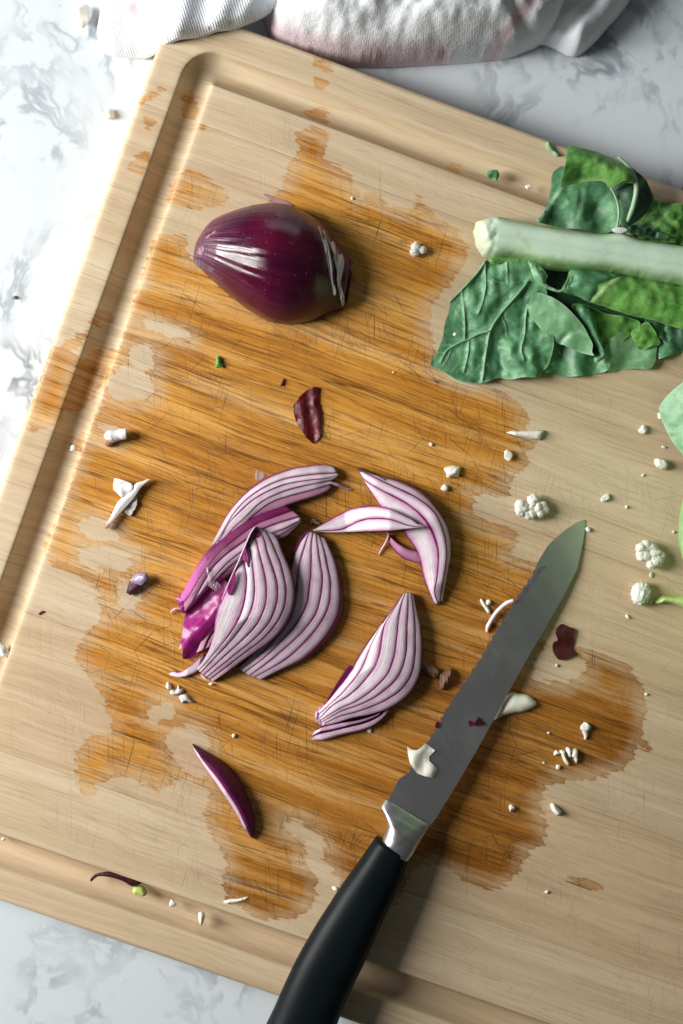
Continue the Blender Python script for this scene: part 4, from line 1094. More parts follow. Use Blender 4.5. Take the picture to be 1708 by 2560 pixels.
# the lobe that curls up behind the stalk
UV = [Z4((850,312),(800,385),(760,450),(700,520)), Z4((960,325),(952,400),(930,490)), Z4((1100,350),(1050,430),(1000,520)), Z4((775,470),(765,520))]
def upper(P, d):
    z = 6 + np.clip((560 - P[:, 1]) / 90, 0, 1) * 3 + 1.3 * nz(P, .02, 33)
    z = z + 1.8 * np.sin((P[:, 0] - P[:, 1] * .3) * .06) * np.clip((P[:, 1] - 470) / 40, 0, 1)
    for k, c in enumerate(UV): z = z + (.9 if k == 0 else -.6) * np.exp(-(seg_dist(P, c) / 5) ** 2)
    return z
sheet('leaf_lobe', Z4((688,512),(720,478),(745,440),(768,385),(775,310),(780,245),(800,210),(850,185),(900,230),(1000,260),(1120,290),(1180,380),(1195,470),(1180,545),(1080,575),(950,555),(800,532)),
      upper, LEAF_BLUE, lf, 6, .32, zref=7, attrs={'vein': lambda P, d: np.clip(.9 * np.exp(-(seg_dist(P, UV[0]) / 6) ** 2) + .5 * np.exp(-(seg_dist(P, UV[1]) / 3) ** 2) + .3 * np.exp(-(seg_dist(P, UV[2]) / 3) ** 2), 0, 1)})
def curl(P, d):
    c = spline(Z4((845,200),(950,170),(1080,210),(1200,260)), 20)
    return 9 + 14 * np.exp(-(seg_dist(P, c) / 48) ** 2) + 1.0 * nz(P, .03, 35)
RV = [Z4((1160,145),(1225,200),(1262,260),(1275,330)), Z4((842,298),(900,288),(980,275),(1060,276),(1120,300)), Z4((1010,120),(1020,180),(1030,270))]
sheet('leaf_curl', Z4((845,200),(855,140),(872,92),(895,58),(930,58),(975,75),(1050,100),(1110,120),(1160,142),(1215,190),(1245,235),(1250,280),(1190,290),(1130,318),(1095,290),(1060,278),(980,276),(900,290),(842,304),(838,250)),
      curl, LEAF_BRIGHT, lf, 5, .32, zref=15, attrs={'vein': lambda P, d: np.clip(.55 * np.exp(-(seg_dist(P, RV[1]) / 6) ** 2) + .25 * np.exp(-(seg_dist(P, RV[2]) / 3) ** 2), 0, 1)})
sheet('leaf_lobe', Z4((1130,315),(1180,285),(1220,195),(1290,225),(1340,265),(1380,335),(1395,385),(1370,430),(1330,480),(1280,520),(1210,560),(1185,530),(1195,460),(1180,385)),
      lambda P, d: 10 + 5 * np.exp(-(seg_dist(P, Z4((1225,200),(1270,300),(1250,440),(1215,540))) / 40) ** 2) + .8 * nz(P, .03, 37), LEAF_DARK, lf, 6, .32, zref=11, attrs={'vein': lambda P, d: np.clip(.75 * np.exp(-(seg_dist(P, Z4((1330,262),(1300,310),(1275,345))) / 5) ** 2), 0, 1)})
tube('vein', Z4((1160,148),(1215,195),(1255,255),(1275,330),(1262,420),(1238,490),(1215,540)), [.5, .9, 1.1, 1.1, 1.1, 1.1, .9], VEIN, lf, [19, 18.5, 17.5, 16.5, 15.5, 15, 14], 8, 40, 12)
tube('vein', Z4((1250,285),(1200,285),(1160,298),(1130,322)), [1.2, 1.0, .9, .6], VEIN, lf, [18, 18, 16, 14], 8, 20, 12)
tube('torn_edge', Z4((1130,318),(1150,345),(1172,390),(1185,450),(1180,510),(1170,555)), [.3, .6, .5, .6, .5, .7], VEIN, lf, [15, 13.5, 12.5, 12, 12, 13], 7, 30, 12)
sheet('torn_edge', Z4((1125,572),(1160,560),(1205,568),(1215,578),(1180,595),(1140,590)), lambda P, d: 18.5 + d * .06, (lambda s: s.set(Base_Color=(.74, .80, .78), Roughness=.3).m)(M('torn_flesh')), lf, 4, .6, zref=12)
RB = [Z4((1400,380),(1440,470),(1485,520)), Z4((1290,520),(1400,480),(1560,540))]
sheet('leaf_lobe', Z4((1200,560),(1280,520),(1330,478),(1375,420),(1400,372),(1450,380),(1520,398),(1580,408),(1720,430),(1900,480),(1900,720),(1720,675),(1568,645),(1420,628),(1300,600)),
      lambda P, d: 4.0 + 2.5 * nz(P, .02, 41) + 1.6 * nz(P, .05, 43) + 2 * np.clip(d / 30, 0, 1) - 1.5 * np.exp(-(seg_dist(P, RB[0]) / 9) ** 2), LEAF_BRIGHT, lf, 6, .32, zref=5, attrs={'vein': lambda P, d: np.clip(.25 * np.exp(-(seg_dist(P, RB[1]) / 5) ** 2), 0, 1)})
sheet('leaf_lobe', Z4((1195,568),(1250,535),(1330,530),(1400,568),(1475,600),(1470,612),(1400,608),(1320,596)), lambda P, d: 9 + 1.5 * nz(P, .06, 45), LEAF_DARK, lf, 5, .32, zref=8, attrs=zv)

# ---------------------------------------------------------------- the cauliflower just outside the frame, of which a leaf shows at the right edge
cf = thing('cauliflower', 'cauliflower with pale green leaf and stem poking in at the right edge', 'cauliflower', (1850, 1230))
sheet('outer_leaf', (zoom(1200, 940, .324))((1640,-40),(1568,42),(1480,128),(1413,230),(1420,300),(1432,335),(1455,400),(1482,465),(1520,540),(1570,612),(1640,690),(1800,700),(2000,600),(2000,100),(1800,-60)),
      lambda P, d: 6 + np.clip((P[:, 0] - 1660) / 60, 0, 6) * 9 + 1.5 * nz(P, .02, 51), LEAF_PALE, cf, 8, 1.0, zref=12, attrs=zv)
tube('leaf_stem', (zoom(1200, 940, .324))((1690,740),(1645,850),(1612,980),(1602,1120),(1606,1280),(1630,1400),(1680,1520)), [3.2, 3.6, 3.6, 3.6, 3.6, 3.4, 3.0], STALK, cf, [22, 16, 12, 9, 8, 9, 12], 12, 40, 10)
def floret(center, R, zc, n, seed, lump=.42, rough=.26, fs=4.5):
    r = np.random.default_rng(seed); parts = []
    lobes = max(3, n // 5)
    for j in range(lobes):
        a0 = 2 * math.pi * j / lobes + r.uniform(-.5, .5); q0 = r.uniform(.28, .58)
        lc = (center[0] + R * q0 * math.cos(a0), center[1] + R * q0 * math.sin(a0) * .88)
        for i in range(max(3, n // lobes)):
            a = r.uniform(0, 2 * math.pi); q = r.uniform(0, .30)
            c = (lc[0] + R * q * math.cos(a), lc[1] + R * q * math.sin(a))
            rr = R * r.uniform(lump * .55, lump * 1.1)
            parts.append(blob_verts(c, rr * r.uniform(.8, 1.25), rr, rr / SC * 1000 * .9, zc * (1.15 - q * .9) * r.uniform(.8, 1.1), 3, rough, fs, seed + i * .37 + j, rot=r.uniform(0, 3)))
    return join(parts)
def curd_mat():
    s = M('cauliflower_curd')
    v = s.obj(); n = s.noise(v, 700, 4, .65); m = s.noise(v, 160, 3, .6)
    c = s.mix(m, (.86, .85, .76), (.80, .78, .66))
    c = s.mix(s.math('MULTIPLY', s.step(n, .58, .74), .25), c, (.66, .66, .50))
    s.set(Base_Color=c, Roughness=.55, Normal=s.bump(n, .5, .001))
    s.b.inputs['Subsurface Weight'].default_value = .12; s.b.inputs['Subsurface Scale'].default_value = .3
    return s.m
CURD = curd_mat()
Vv, Ff_ = floret((2080, 1230), 250, 50, 46, 71, .34); mesh('cauliflower_curd', Vv, Ff_, CURD, cf)
sheet('outer_leaf', [(1790,900),(1770,1100),(1765,1300),(1790,1500),(1850,1640),(2000,1680),(2050,1500),(2000,1200),(2020,960),(1900,860)], lambda P, d: 30 + np.clip((1900 - P[:, 0]) * .55, -20, 70) + 3 * nz(P, .01, 53), LEAF_BRIGHT, cf, 22, 1.2, zref=30, attrs=zv)
# ---------------------------------------------------------------- the kitchen towel
def towel_mat(name, ribs):
    s = M(name)
    v = s.obj()
    w = s.n('ShaderNodeTexWave'); w.wave_type = 'BANDS'; w.bands_direction = 'X'
    s.put(w.inputs['Vector'], s.xyz(s.math('ADD', s.attr('ax'), s.math('MULTIPLY', s.attr('ay'), -.33)), s.attr('ay'), 0))
    w.inputs['Scale'].default_value = 4.6 if ribs else 7.5
    w.inputs['Distortion'].default_value = .4; w.inputs['Detail'].default_value = 1
    tn = s.noise(v, 620, 3, .7); tb = s.noise(v, 130, 4, .6)
    c = s.mix(tb, (.76, .81, .88), (.89, .91, .94))
    if ribs: c = s.mix(s.math('MULTIPLY', w.outputs['Fac'], .35), c, (.56, .64, .74))
    pk = s.math('MULTIPLY', s.attr('pink'), s.step(s.noise(v, 420, 3, .6), .25, .6, .65, 1))
    c = s.mix(pk, c, (.62, .24, .30))
    h = s.math('ADD', tn, s.math('MULTIPLY', w.outputs['Fac'], .45 if ribs else .1))
    s.set(Base_Color=c, Roughness=.9, Normal=s.bump(h, .4, .001))
    s.b.inputs['Sheen Weight'].default_value = .25
    return s.m
TOWEL = towel_mat('terry_cloth', False); RIBBED = towel_mat('ribbed_cloth', True)
tw = thing('kitchen_towel', 'crumpled white kitchen towel with pink stripes at the top of the board', 'towel', (850, -40), 0.0)
def pinkline(line, r):
    q = spline(line, 40)
    return lambda P, d: np.clip(1.6 - seg_dist(P, q) / r, 0, 1)
def ztw(P, d):
    z = -20 + 44 * (1 - (1 - np.clip(d / 135, 0, 1)) ** 2) ** .5
    z = z + 2.6 * nz(P, .008, 61) + 1.6 * np.sin((P[:, 0] * .8 + P[:, 1] * .9) * .028 + 2 * nz(P, .005, 3)) * np.clip(d / 50, 0, 1)
    z = z - 4.0 * np.exp(-(seg_dist(P, [(1180,-40),(1290,60),(1340,96)]) / 14) ** 2) + 2.0 * nz(P, .03, 62) * np.clip(d / 30, 0, 1)
    return z
main_out = [(640,-220),(640,-40),(662,25),(672,58),(690,88),(735,108),(790,121),(854,130),(930,133),(1000,132),(1090,127),(1170,122),(1240,115),(1290,109),(1335,92),(1365,78),(1405,40),(1432,-20),(1440,-120),(1430,-220)]
p1_ = pinkline([(655,15),(690,70),(745,98),(830,117),(950,126),(1120,122)], 13); p2_ = pinkline([(1228,124),(1262,90),(1300,45),(1350,-20)], 13)
sheet('terry_roll', main_out, ztw, TOWEL, tw, 9, floor=-21.5, zref=0, attrs={'pink': lambda P, d: np.maximum(p1_(P, d) * .5, p2_(P, d) * .55)})
sheet('draped_fold', [(1300,-220),(1320,0),(1340,84),(1370,90),(1400,100),(1425,114),(1447,121),(1466,113),(1487,98),(1510,76),(1532,50),(1556,24),(1590,-20),(1640,-120),(1640,-220)],
      lambda P, d: -19 + 20 * (1 - (1 - np.clip(d / 90, 0, 1)) ** 2) ** .6 - 5 * np.exp(-(seg_dist(P, [(1420,70),(1480,10),(1530,-60)]) / 16) ** 2) + 2.0 * nz(P, .012, 64), TOWEL, tw, 9, floor=-21.5, zref=-8, attrs={'pink': lambda P, d: 0.0})
p3_ = pinkline([(330,-2),(430,4),(520,-6),(600,-30)], 15)
def zleft(P, d):
    over = np.clip((P[:, 0] - 330) / 110, 0, 1)
    over = over * over * (3 - 2 * over)
    z = -19 + 22 * over + 7 * (1 - (1 - np.clip(d / 45, 0, 1)) ** 2) ** .5
    z = z + 3.2 * np.exp(-(seg_dist(P, [(505,-60),(470,20),(455,100)]) / 26) ** 2) + 3.0 * np.exp(-(seg_dist(P, [(640,-60),(575,20),(545,80)]) / 24) ** 2)
    z = z + 2.0 * np.exp(-(seg_dist(P, [(690,-60),(640,0),(610,60)]) / 16) ** 2) + 1.2 * nz(P, .012, 66) + np.clip((-P[:, 1]) / 40, 0, 3) * 3 * over
    return np.where(P[:, 0] < 400, np.maximum(z, -21), z)
sheet('ribbed_hem', [(262,-220),(246,-90),(238,-20),(228,40),(236,82),(258,100),(300,107),(350,110),(392,113),(440,108),(490,97),(545,85),(599,72),(640,53),(672,34),(704,14),(745,-12),(800,-60),(830,-150),(800,-220)],
      zleft, RIBBED, tw, 8, 3.5, zref=0, attrs={'pink': lambda P, d: p3_(P, d) * .6})

# ---------------------------------------------------------------- scraps and crumbs
WHITE_BIT = (lambda s: s.set(Base_Color=s.mix(s.noise(s.obj(), 350, 3, .6), (.86, .84, .76), (.74, .72, .64)), Roughness=.42, Normal=s.bump(s.noise(s.obj(), 600, 3, .6), .35, .0008)).m)(M('white_crumb'))
def crumb(px, py, w, h, label, rot=0.0, hz=None, mat=None, name='cauliflower_crumb', cat='crumb', group='white crumbs scattered on the board', z0=0.0, facet=.9, sub=3, rough=.22, fs=1.9):
    hz = hz or min(w, h) * .42 / SC * 1000
    V_, F_ = blob_verts((px, py), w / 2 * 1.08, h / 2 * 1.08, hz, z0 + hz * .8, sub, rough, fs, seed=px * .013 + py * .007, rot=rot, flatb=z0 == 0, facet=facet)
    return tag(mesh(name, V_, F_, mat or WHITE_BIT, None, {'vein': np.zeros(len(V_)), 'edge': np.full(len(V_), 50.0), 'pink': np.zeros(len(V_))}), label, cat, group)
# florets
for (c, R, zc, n, seed, lump, lab) in [((1328, 1264), 42, 3.4, 22, 5, .33, 'lumpy white cauliflower floret between the hook shaped onion slice and knife tip'),
                                       ((1627, 1386), 46, 3.8, 28, 9, .30, 'largest white cauliflower floret, near the pale green stem at the right edge'),
                                       ((1044, 623), 25, 2.4, 13, 21, .42, 'small rounded cauliflower floret right of the onion half on wet wood')]:
    V_, F_ = floret(c, R, zc, n, seed, lump)
    V_[:, 2] = np.maximum(V_[:, 2], T + .0001)
    tag(mesh('cauliflower_floret', V_, F_, CURD), lab, 'floret', 'cauliflower florets on the board')
V_, F_ = blob_verts((1602, 1484), 23, 30, 3.6, 3.0, 4, .22, 4.5, 3.3, rot=.25); tag(mesh('cauliflower_floret', V_, F_, CURD), 'smooth oval cauliflower floret below the largest floret', 'floret', 'cauliflower florets on the board')
for a in [
 (1131, 1179, 33, 48, 'chunky pale crumb with greenish side, right of the hook shaped slice tip'),
 (1111, 1220, 17, 20, 'small crumb directly below the chunky pale crumb'),
 (1270, 1139, 27, 24, 'crumb at the end of the wet patch, below the white wedge chip'),
 (1514, 1245, 17, 25, 'narrow crumb on dry wood right of the lumpy floret'),
 (1566, 1267, 9, 9, 'tiny crumb right of the narrow crumb on dry wood'),
 (1607, 1074, 21, 20, 'small star shaped crumb left of the leaf at the right edge'),
 (1660, 1118, 12, 8, 'tiny crumb just above the rounded crumb near the right edge'),
 (1652, 1160, 34, 33, 'rounded angular crumb below the leaf at the right edge'),
 (1608, 1188, 10, 8, 'tiny crumb left of and below the rounded angular crumb'),
 (1657, 1040, 20, 26, 'crumb tucked against the leaf at the right edge'),
 (1470, 1324, 14, 13, 'tiny crumb touching the knife tip'),
 (1628, 1437, 13, 9, 'tiny crumb between the largest floret and the oval floret'),
 (1684, 1330, 8, 8, 'speck of a crumb beside the pale stem at right'),
 (1570, 1543, 14, 9, 'tiny flat crumb below the oval floret'),
 (1392, 1664, 9, 9, 'speck of a crumb under the dark red skin right of the knife'),
 (1616, 1735, 9, 8, 'speck of a crumb at the far right edge of the wet patch'),
 (1463, 1818, 27, 22, 'tooth shaped crumb, broad top, right of the knife'),
 (1396, 1918, 13, 14, 'small crumb below the cluster of three chips'),
 (1392, 1883, 17, 13, 'small crumb touching the left of the chip cluster'),
 (1360, 1907, 7, 6, 'speck of a crumb left of the chip cluster'),
 (1372, 1833, 8, 8, 'speck of a crumb between the cream wedge and tooth shaped crumb'),
 (1280, 2020, 17, 20, 'small round crumb on wet wood right of the knife bolster'),
 (1367, 2230, 9, 11, 'speck of a crumb on dry wood at lower right'),
 (925, 1826, 13, 12, 'small crumb under the lower edge of the separate onion slice'),
 (585, 1839, 11, 12, 'small pinkish crumb between the heap and the dark crescent'),
 (184, 1118, 15, 19, 'crumb on the inner lip of the left groove'),
 (6, 1625, 26, 44, 'glassy white crumb in the left groove at the photo edge'),
 (838, 2222, 12, 20, 'crumb peeking out from under the black knife handle'),
 (9, 2098, 13, 10, 'crumb in the bottom groove at the left photo edge'),
 (431, 2257, 18, 21, 'round crumb in the bottom groove right of the green bit'),
 (1321, 468, 15, 14, 'round crumb in the top groove left of the big leaf'),
 (881, 496, 8, 9, 'speck of a crumb above the onion half on the wet edge'),
 (1077, 1111, 10, 11, 'tiny crumb left of the chunky pale crumb, higher up'),
 (1138, 836, 10, 10, 'speck of white on the lower left leaf'),
 (983, 931, 5, 8, 'tiniest speck left of the leaf tip on wet wood'),
]:
    px, py, w, h, lab = a
    groove = {(431, 2257): -3.0, (9, 2098): -3.5, (1321, 468): -3.5, (6, 1625): -3.5, (184, 1118): -1.0}.get((px, py), 0.0)
    if (px, py) == (1138, 836): groove = 3.6
    crumb(px, py, w, h, lab, z0=groove, sub=3 if w > 12 else 2, rot=(px % 7) * .4)
tube_ = tube('chip', [(1463,1822),(1466,1840),(1464,1850)], [1.6, 1.1, .5], WHITE_BIT, None, [1.2, 1, .8], 7, 10)
tag(tube_, 'narrow root of the tooth shaped crumb right of the knife', 'crumb', 'white crumbs scattered on the board')
def flat(name, label, cat, outline, mat, h=1.0, r=8, thick=None, base=.5, sp=4, group=None, zf=None, attrs=None, smooth=True, **k):
    at = {'s': lambda P, d: P[:, 0] * .01, 't': lambda P, d: P[:, 1] * .01, 'w': lambda P, d: .5, 'tint': lambda P, d: 0.0, 'vein': lambda P, d: 0.0}
    at.update(attrs or {})
    o = sheet(name, outline, zf or puff(h, r, base), mat, None, sp, thick or .5, attrs=at, smooth_outline=smooth, hard='floor' not in k, **k)
    return tag(o, label, cat, group)
# three chips that cling together
ck = thing('cauliflower_chips', 'cluster of three white chips with pinkish points on wet wood', 'crumb', (1425, 1890))
for q in [ZS((700,1060),(735,1058),(745,1100),(770,1150),(760,1165),(735,1140),(715,1095)), ZS((745,1045),(770,1035),(785,1060),(780,1110),(760,1100)), ZS((785,1055),(820,1045),(832,1070),(825,1150),(810,1140),(795,1110),(775,1105))]:
    sheet('chip', q, puff(2.8, 8, .3), WHITE_BIT, ck, 3, floor=.05, zref=1)
flat('cauliflower_chip', 'long triangular white chip at the edge of the wet patch', 'crumb', ZR((203,436),(250,424),(300,424),(400,420),(502,418),(490,440),(462,497),(380,482),(290,462)), WHITE_BIT, 2.6, 12, 1.0, .4, floor=.05, zref=1, smooth=False)
flat('cauliflower_chip', 'white oblong crumb lying diagonally on the stain edge at lower right', 'crumb', (zoom(1200, 1900, .324))((545,345),(570,335),(600,365),(632,400),(620,420),(590,428),(560,395)), WHITE_BIT, 3.0, 9, 1.0, .4, floor=.05, zref=1)
flat('cauliflower_chip', 'white drop shaped chip in the bottom groove', 'crumb', ZB((1110,822),(1128,812),(1146,826),(1142,862),(1126,890),(1112,862)), WHITE_BIT, 3.0, 8, 1.0, -2.5, floor=-3.4, zref=-1)
flat('onion_shaving', 'thin white shaving lying by the bottom groove on wet wood', 'scrap', ZB((1250,752),(1290,738),(1340,735),(1386,724),(1372,742),(1310,758),(1265,762)), WHITE_BIT, .8, 5, .5, .4, zref=1)
CREAM = (lambda s: s.set(Base_Color=s.mix(s.noise(s.obj(), 130, 3, .6), (.80, .80, .70), (.66, .67, .54)), Roughness=.34).m)(M('cream_flesh'))
flat('cauliflower_wedge', 'smooth cream wedge sticking out from beneath the knife blade', 'scrap', ZS((250,850),(246,835),(275,770),(300,720),(340,672),(380,655),(415,660),(480,670),(520,700),(542,730),(530,752),(500,770),(440,792),(380,800),(300,822)), CREAM, 3.4, 26, 1.0, .6, floor=.05, zref=2)
for (lab, q) in [('white two armed shaving above the dried onion root', Z8((768,560),(780,556),(800,580),(822,610),(834,640),(818,650),(800,622),(778,590))), ('small white bit touching the two armed shaving', Z8((805,570),(825,558),(840,572),(832,592),(812,600),(802,588)))]:
    flat('onion_shaving', lab, 'scrap', q, WHITE_BIT, 1.6, 5, .6, .4, sp=3, zref=1, floor=.05)
tag(tube('onion_shaving', Z8((975,560),(935,578),(900,608),(865,650),(835,700),(818,735),(812,770)), [.8, 1.0, .9, .9, .8, 1.0, .5], FLESH_PALE, None, [5.5, 4.5, 3.2, 2.2, 1.6, 1.4, 1.0], 8, 30), 'curved pinkish white onion shaving hanging over the serrated edge', 'scrap')
# things stuck to the blade
def on_blade(off): return lambda P, d: blade_z(P, np.full(len(P), 50.0)) + off
CREAMSKIN = (lambda s: s.set(Base_Color=s.mix(s.step(s.noise(s.map(s.obj(), rot=(0, 0, .5), scale=(700, 60, 1)), 1, 3, .6), .4, .7), (.80, .78, .68), (.60, .59, .48)), Roughness=.36).m)(M('cream_skin'))
flat('onion_skin_scrap', 'cream coloured ragged scrap stuck across the serrated edge of the blade', 'scrap', Z8((300,1490),(315,1505),(335,1516),(368,1514),(395,1495),(418,1474),(446,1496),(478,1519),(458,1540),(440,1560),(440,1585),(468,1612),(494,1640),(480,1672),(460,1692),(410,1682),(370,1668),(340,1632),(316,1596),(305,1545)), CREAMSKIN, .5, 6, .4, 8.2, zf=lambda P, d: on_blade(.7)(P, d) + .5 * np.clip(d / 8, 0, 1) + .5 * np.sin((P[:, 0] + P[:, 1] * .4) * .12), smooth=False, zref=7)
flat('onion_skin_scrap', 'black purple triangular scrap stuck on the middle of the blade', 'scrap', Z8((758,1305),(768,1318),(790,1340),(803,1354),(780,1362),(735,1366),(728,1350),(742,1330)), DARK_SKIN, .8, 5, .4, 6, zf=on_blade(.8), sp=3, smooth=False, zref=6)
flat('onion_skin_scrap', 'faint purple smear of skin beside the triangular scrap on the blade', 'scrap', Z8((690,1340),(705,1330),(725,1345),(722,1362),(700,1366)), PURPLE_SKIN, .2, 5, .15, 6, zf=on_blade(.25), sp=3, zref=6)
flat('onion_skin_scrap', 'dark red scrap caught on the serrated edge', 'scrap', Z8((482,1345),(500,1335),(512,1352),(505,1372),(480,1374)), RED_SKIN, .3, 5, .3, 6, zf=on_blade(.5), sp=3, zref=6)
FILM_DARK = film_mat('violet_film', (.22, .17, .24), .15, .7, .3)
flat('onion_film', 'greyish violet film of onion along the blade below the tip', 'scrap', Z8((1196,345),(1180,370),(1150,400),(1110,450),(1075,500),(1040,545),(1000,580),(968,598),(985,560),(1020,515),(1060,480),(1095,430),(1130,385),(1165,350)), FILM_DARK, .1, 5, .1, 4, zf=on_blade(.22), sp=3, zref=5)
# skins on the board
flat('red_onion_skin', 'glossy dark red piece of onion skin lying in a wet spot above the heap', 'onion skin', ZP((630,175),(655,184),(650,215),(646,255),(658,300),(664,360),(662,430),(654,490),(635,525),(612,546),(585,525),(560,500),(535,460),(510,425),(492,385),(484,345),(480,292),(500,270),(520,240),(550,210),(585,185)), RED_SKIN, 2.0, 14, .5, .5, zf=lambda P, d: .9 + .45 * np.sin((P[:, 0] - P[:, 1] * .15) * .17) + .4 * nz(P, .05, 71), zref=2,
     attrs={'s': lambda P, d: P[:, 0] * .012, 't': lambda P, d: P[:, 1] * .006})
flat('red_onion_skin', 'tiny red folded shred above the glossy red skin', 'onion skin', ZP((390,165),(405,140),(420,118),(424,140),(418,172),(412,160),(398,170)), RED_SKIN, .6, 4, .3, .5, sp=3, zref=1, smooth=False)
flat('red_onion_skin', 'matt dark red piece of onion skin right of the knife blade', 'onion skin', ZS((720,170),(760,188),(812,208),(800,255),(808,300),(800,350),(820,380),(780,402),(740,418),(700,422),(670,390),(655,345),(662,300),(690,285),(676,240),(682,205)), (lambda s: s.set(Base_Color=(.052, .006, .005), Roughness=.5).m)(M('brown_red_skin')), 1.2, 10, .4, 1.0, zf=lambda P, d: 1.0 + .5 * np.sin(P[:, 1] * .10) + .2 * nz(P, .05, 7), zref=2)
flat('purple_onion_skin', 'small purple skin flake with glossy grey top, left of the heap', 'onion skin', ZM((820,528),(832,490),(842,452),(870,425),(902,394),(960,396),(966,415),(972,442),(945,465),(920,490),(885,520),(850,547),(838,538)), DARK_SKIN, 2.5, 8, .4, .6, zf=lambda P, d: 1.0 + np.clip((P[:, 0] - 315) / 50, 0, 1) * 3.5 + np.clip(d / 8, 0, 1) * .8, smooth=False, zref=3)
flat('purple_onion_skin', 'pale violet facet on top of the small purple flake', 'onion skin', ZM((845,448),(902,396),(958,398),(968,440),(925,478),(880,470)), (lambda s: s.set(Base_Color=s.mix(s.noise(s.map(s.obj(), rot=(0, 0, .4), scale=(900, 200, 1)), 1, 3, .6), (.42, .36, .50), (.13, .07, .15)), Roughness=.3).m)(M('violet_skin')), .4, 6, .3, 5, zf=lambda P, d: 1.6 + np.clip((P[:, 0] - 315) / 50, 0, 1) * 3.5 + np.clip(d / 8, 0, 1) * .9, sp=3, smooth=False, zref=3)
flat('purple_onion_skin', 'dark curved skin sliver lying in the bottom groove', 'onion skin', ZB((508,642),(506,622),(530,600),(575,588),(620,586),(680,600),(740,620),(792,645),(770,660),(738,668),(690,640),(640,622),(590,612),(545,612)), DARK_SKIN, 1.2, 5, .5, -2.0, zf=lambda P, d: -2.2 + np.clip((2260 - P[:, 1]) / 30, -1, 1) * 1.0 + np.clip(d / 5, 0, 1), zref=0)
flat('red_onion_skin', 'tiny red thread on dry wood near the left groove', 'onion skin', ZM((252,668),(265,650),(288,645),(292,656),(275,662),(262,672)), RED_SKIN, .3, 4, .2, .4, sp=3, zref=0)
FLM2 = film_mat('pale_film', (.72, .52, .50), .15, .55, .4)
flat('onion_film', 'nearly clear pinkish film flake above the heap', 'scrap', Z5((628,145),(690,165),(685,195),(650,212),(618,205)), FLM2, .1, 5, .12, .3, sp=4, smooth=False, zref=0)
# garlic and papery bits on the left
PAPER = (lambda s: s.set(Base_Color=s.mix(s.attr('brown'), s.mix(s.noise(s.obj(), 200, 3, .6), (.84, .82, .80), (.74, .70, .68)), (.36, .17, .09)), Roughness=.5).m)(M('garlic_paper'))
gp = thing('garlic_skin', 'white papery garlic scrap with rolled stem and brown tip, left of the heap', 'garlic scrap', (300, 1260))
ZWW = ZW
br = lambda P, d: np.clip((1302 - P[:, 1]) / -16, 0, 1)
sheet('rolled_stem', ZW((775,738),(735,738),(680,765),(600,785),(562,820),(550,870),(500,915),(440,950),(400,985),(340,1050),(310,1110),(280,1180),(240,1260),(200,1320),(170,1370),(185,1402),(215,1395),(250,1330),(330,1240),(400,1160),(470,1090),(540,1010),(590,940),(640,860),(700,800)),
      lambda P, d: 3.6 + .8 * np.clip(d / 14, 0, 1), PAPER, gp, 3.5, 2.2, zref=3, attrs={'brown': br}, smooth_outline=False)
sheet('paper_wing', ZW((300,722),(360,735),(440,758),(520,790),(555,825),(545,870),(480,930),(400,980),(370,955),(330,910),(285,870),(280,820),(288,760)), lambda P, d: 3.8 + .8 * nz(P, .05, 73) - np.clip((300 - P[:, 0]) / 20, 0, 1) * 1.5, PAPER, gp, 4, .4, zref=3, attrs={'brown': lambda P, d: 0.0}, smooth_outline=False)
sheet('paper_wing', ZW((590,940),(602,1000),(600,1080),(570,1140),(545,1165),(530,1210),(500,1228),(460,1205),(432,1180),(450,1130),(500,1060),(550,1000)), lambda P, d: 1.8 + .8 * nz(P, .06, 75), PAPER, gp, 4, .5, zref=2, attrs={'brown': lambda P, d: 0.0}, smooth_outline=False)
gb = thing('garlic_stub', 'white cylindrical garlic stub with brown root end, near the left groove', 'garlic scrap', (291, 1093))
tube('stub', ZW((215,215),(250,170),(330,155),(390,140),(430,135),(465,135)), [2.2, 2.9, 2.6, 2.3, 2.5, 2.3], PAPER, gb, [2.6, 3, 3, 3.2, 3.6, 3.8], 14, 30, 3)
for o_ in [gb.children[0]]:
    at_ = o_.data.attributes.new('brown', 'FLOAT', 'POINT')
tube('root_end', ZW((190,285),(215,262),(260,245),(310,240)), [1.0, 1.5, 1.4, .6], (lambda s: s.set(Base_Color=(.22, .09, .05), Roughness=.6).m)(M('brown_root')), gb, [1.0, 1.6, 1.8, 1.4], 10, 16)
cl = [('white oval chip below the left foot of the heap', ZM((1086,1122),(1100,1112),(1118,1128),(1116,1155),(1098,1162),(1085,1145)), 2.0),
      ('curled pinkish chip between the oval and star shaped chips', ZM((1110,1185),(1120,1160),(1150,1165),(1165,1130),(1180,1150),(1200,1155),(1190,1180),(1160,1195),(1130,1198)), 2.2),
      ('star shaped white chip below the left foot of the heap', ZM((1168,1205),(1195,1190),(1225,1195),(1240,1220),(1270,1248),(1240,1245),(1215,1238),(1190,1250),(1178,1230)), 2.0)]
for lab, q, h in cl:
    flat('garlic_chip', lab, 'garlic scrap', q, PAPER, h, 6, .6, .4, sp=3, floor=.05, zref=1, attrs={'brown': (lambda P, d: np.full(len(P), .12)) if 'curled' in lab else (lambda P, d: 0.0)})
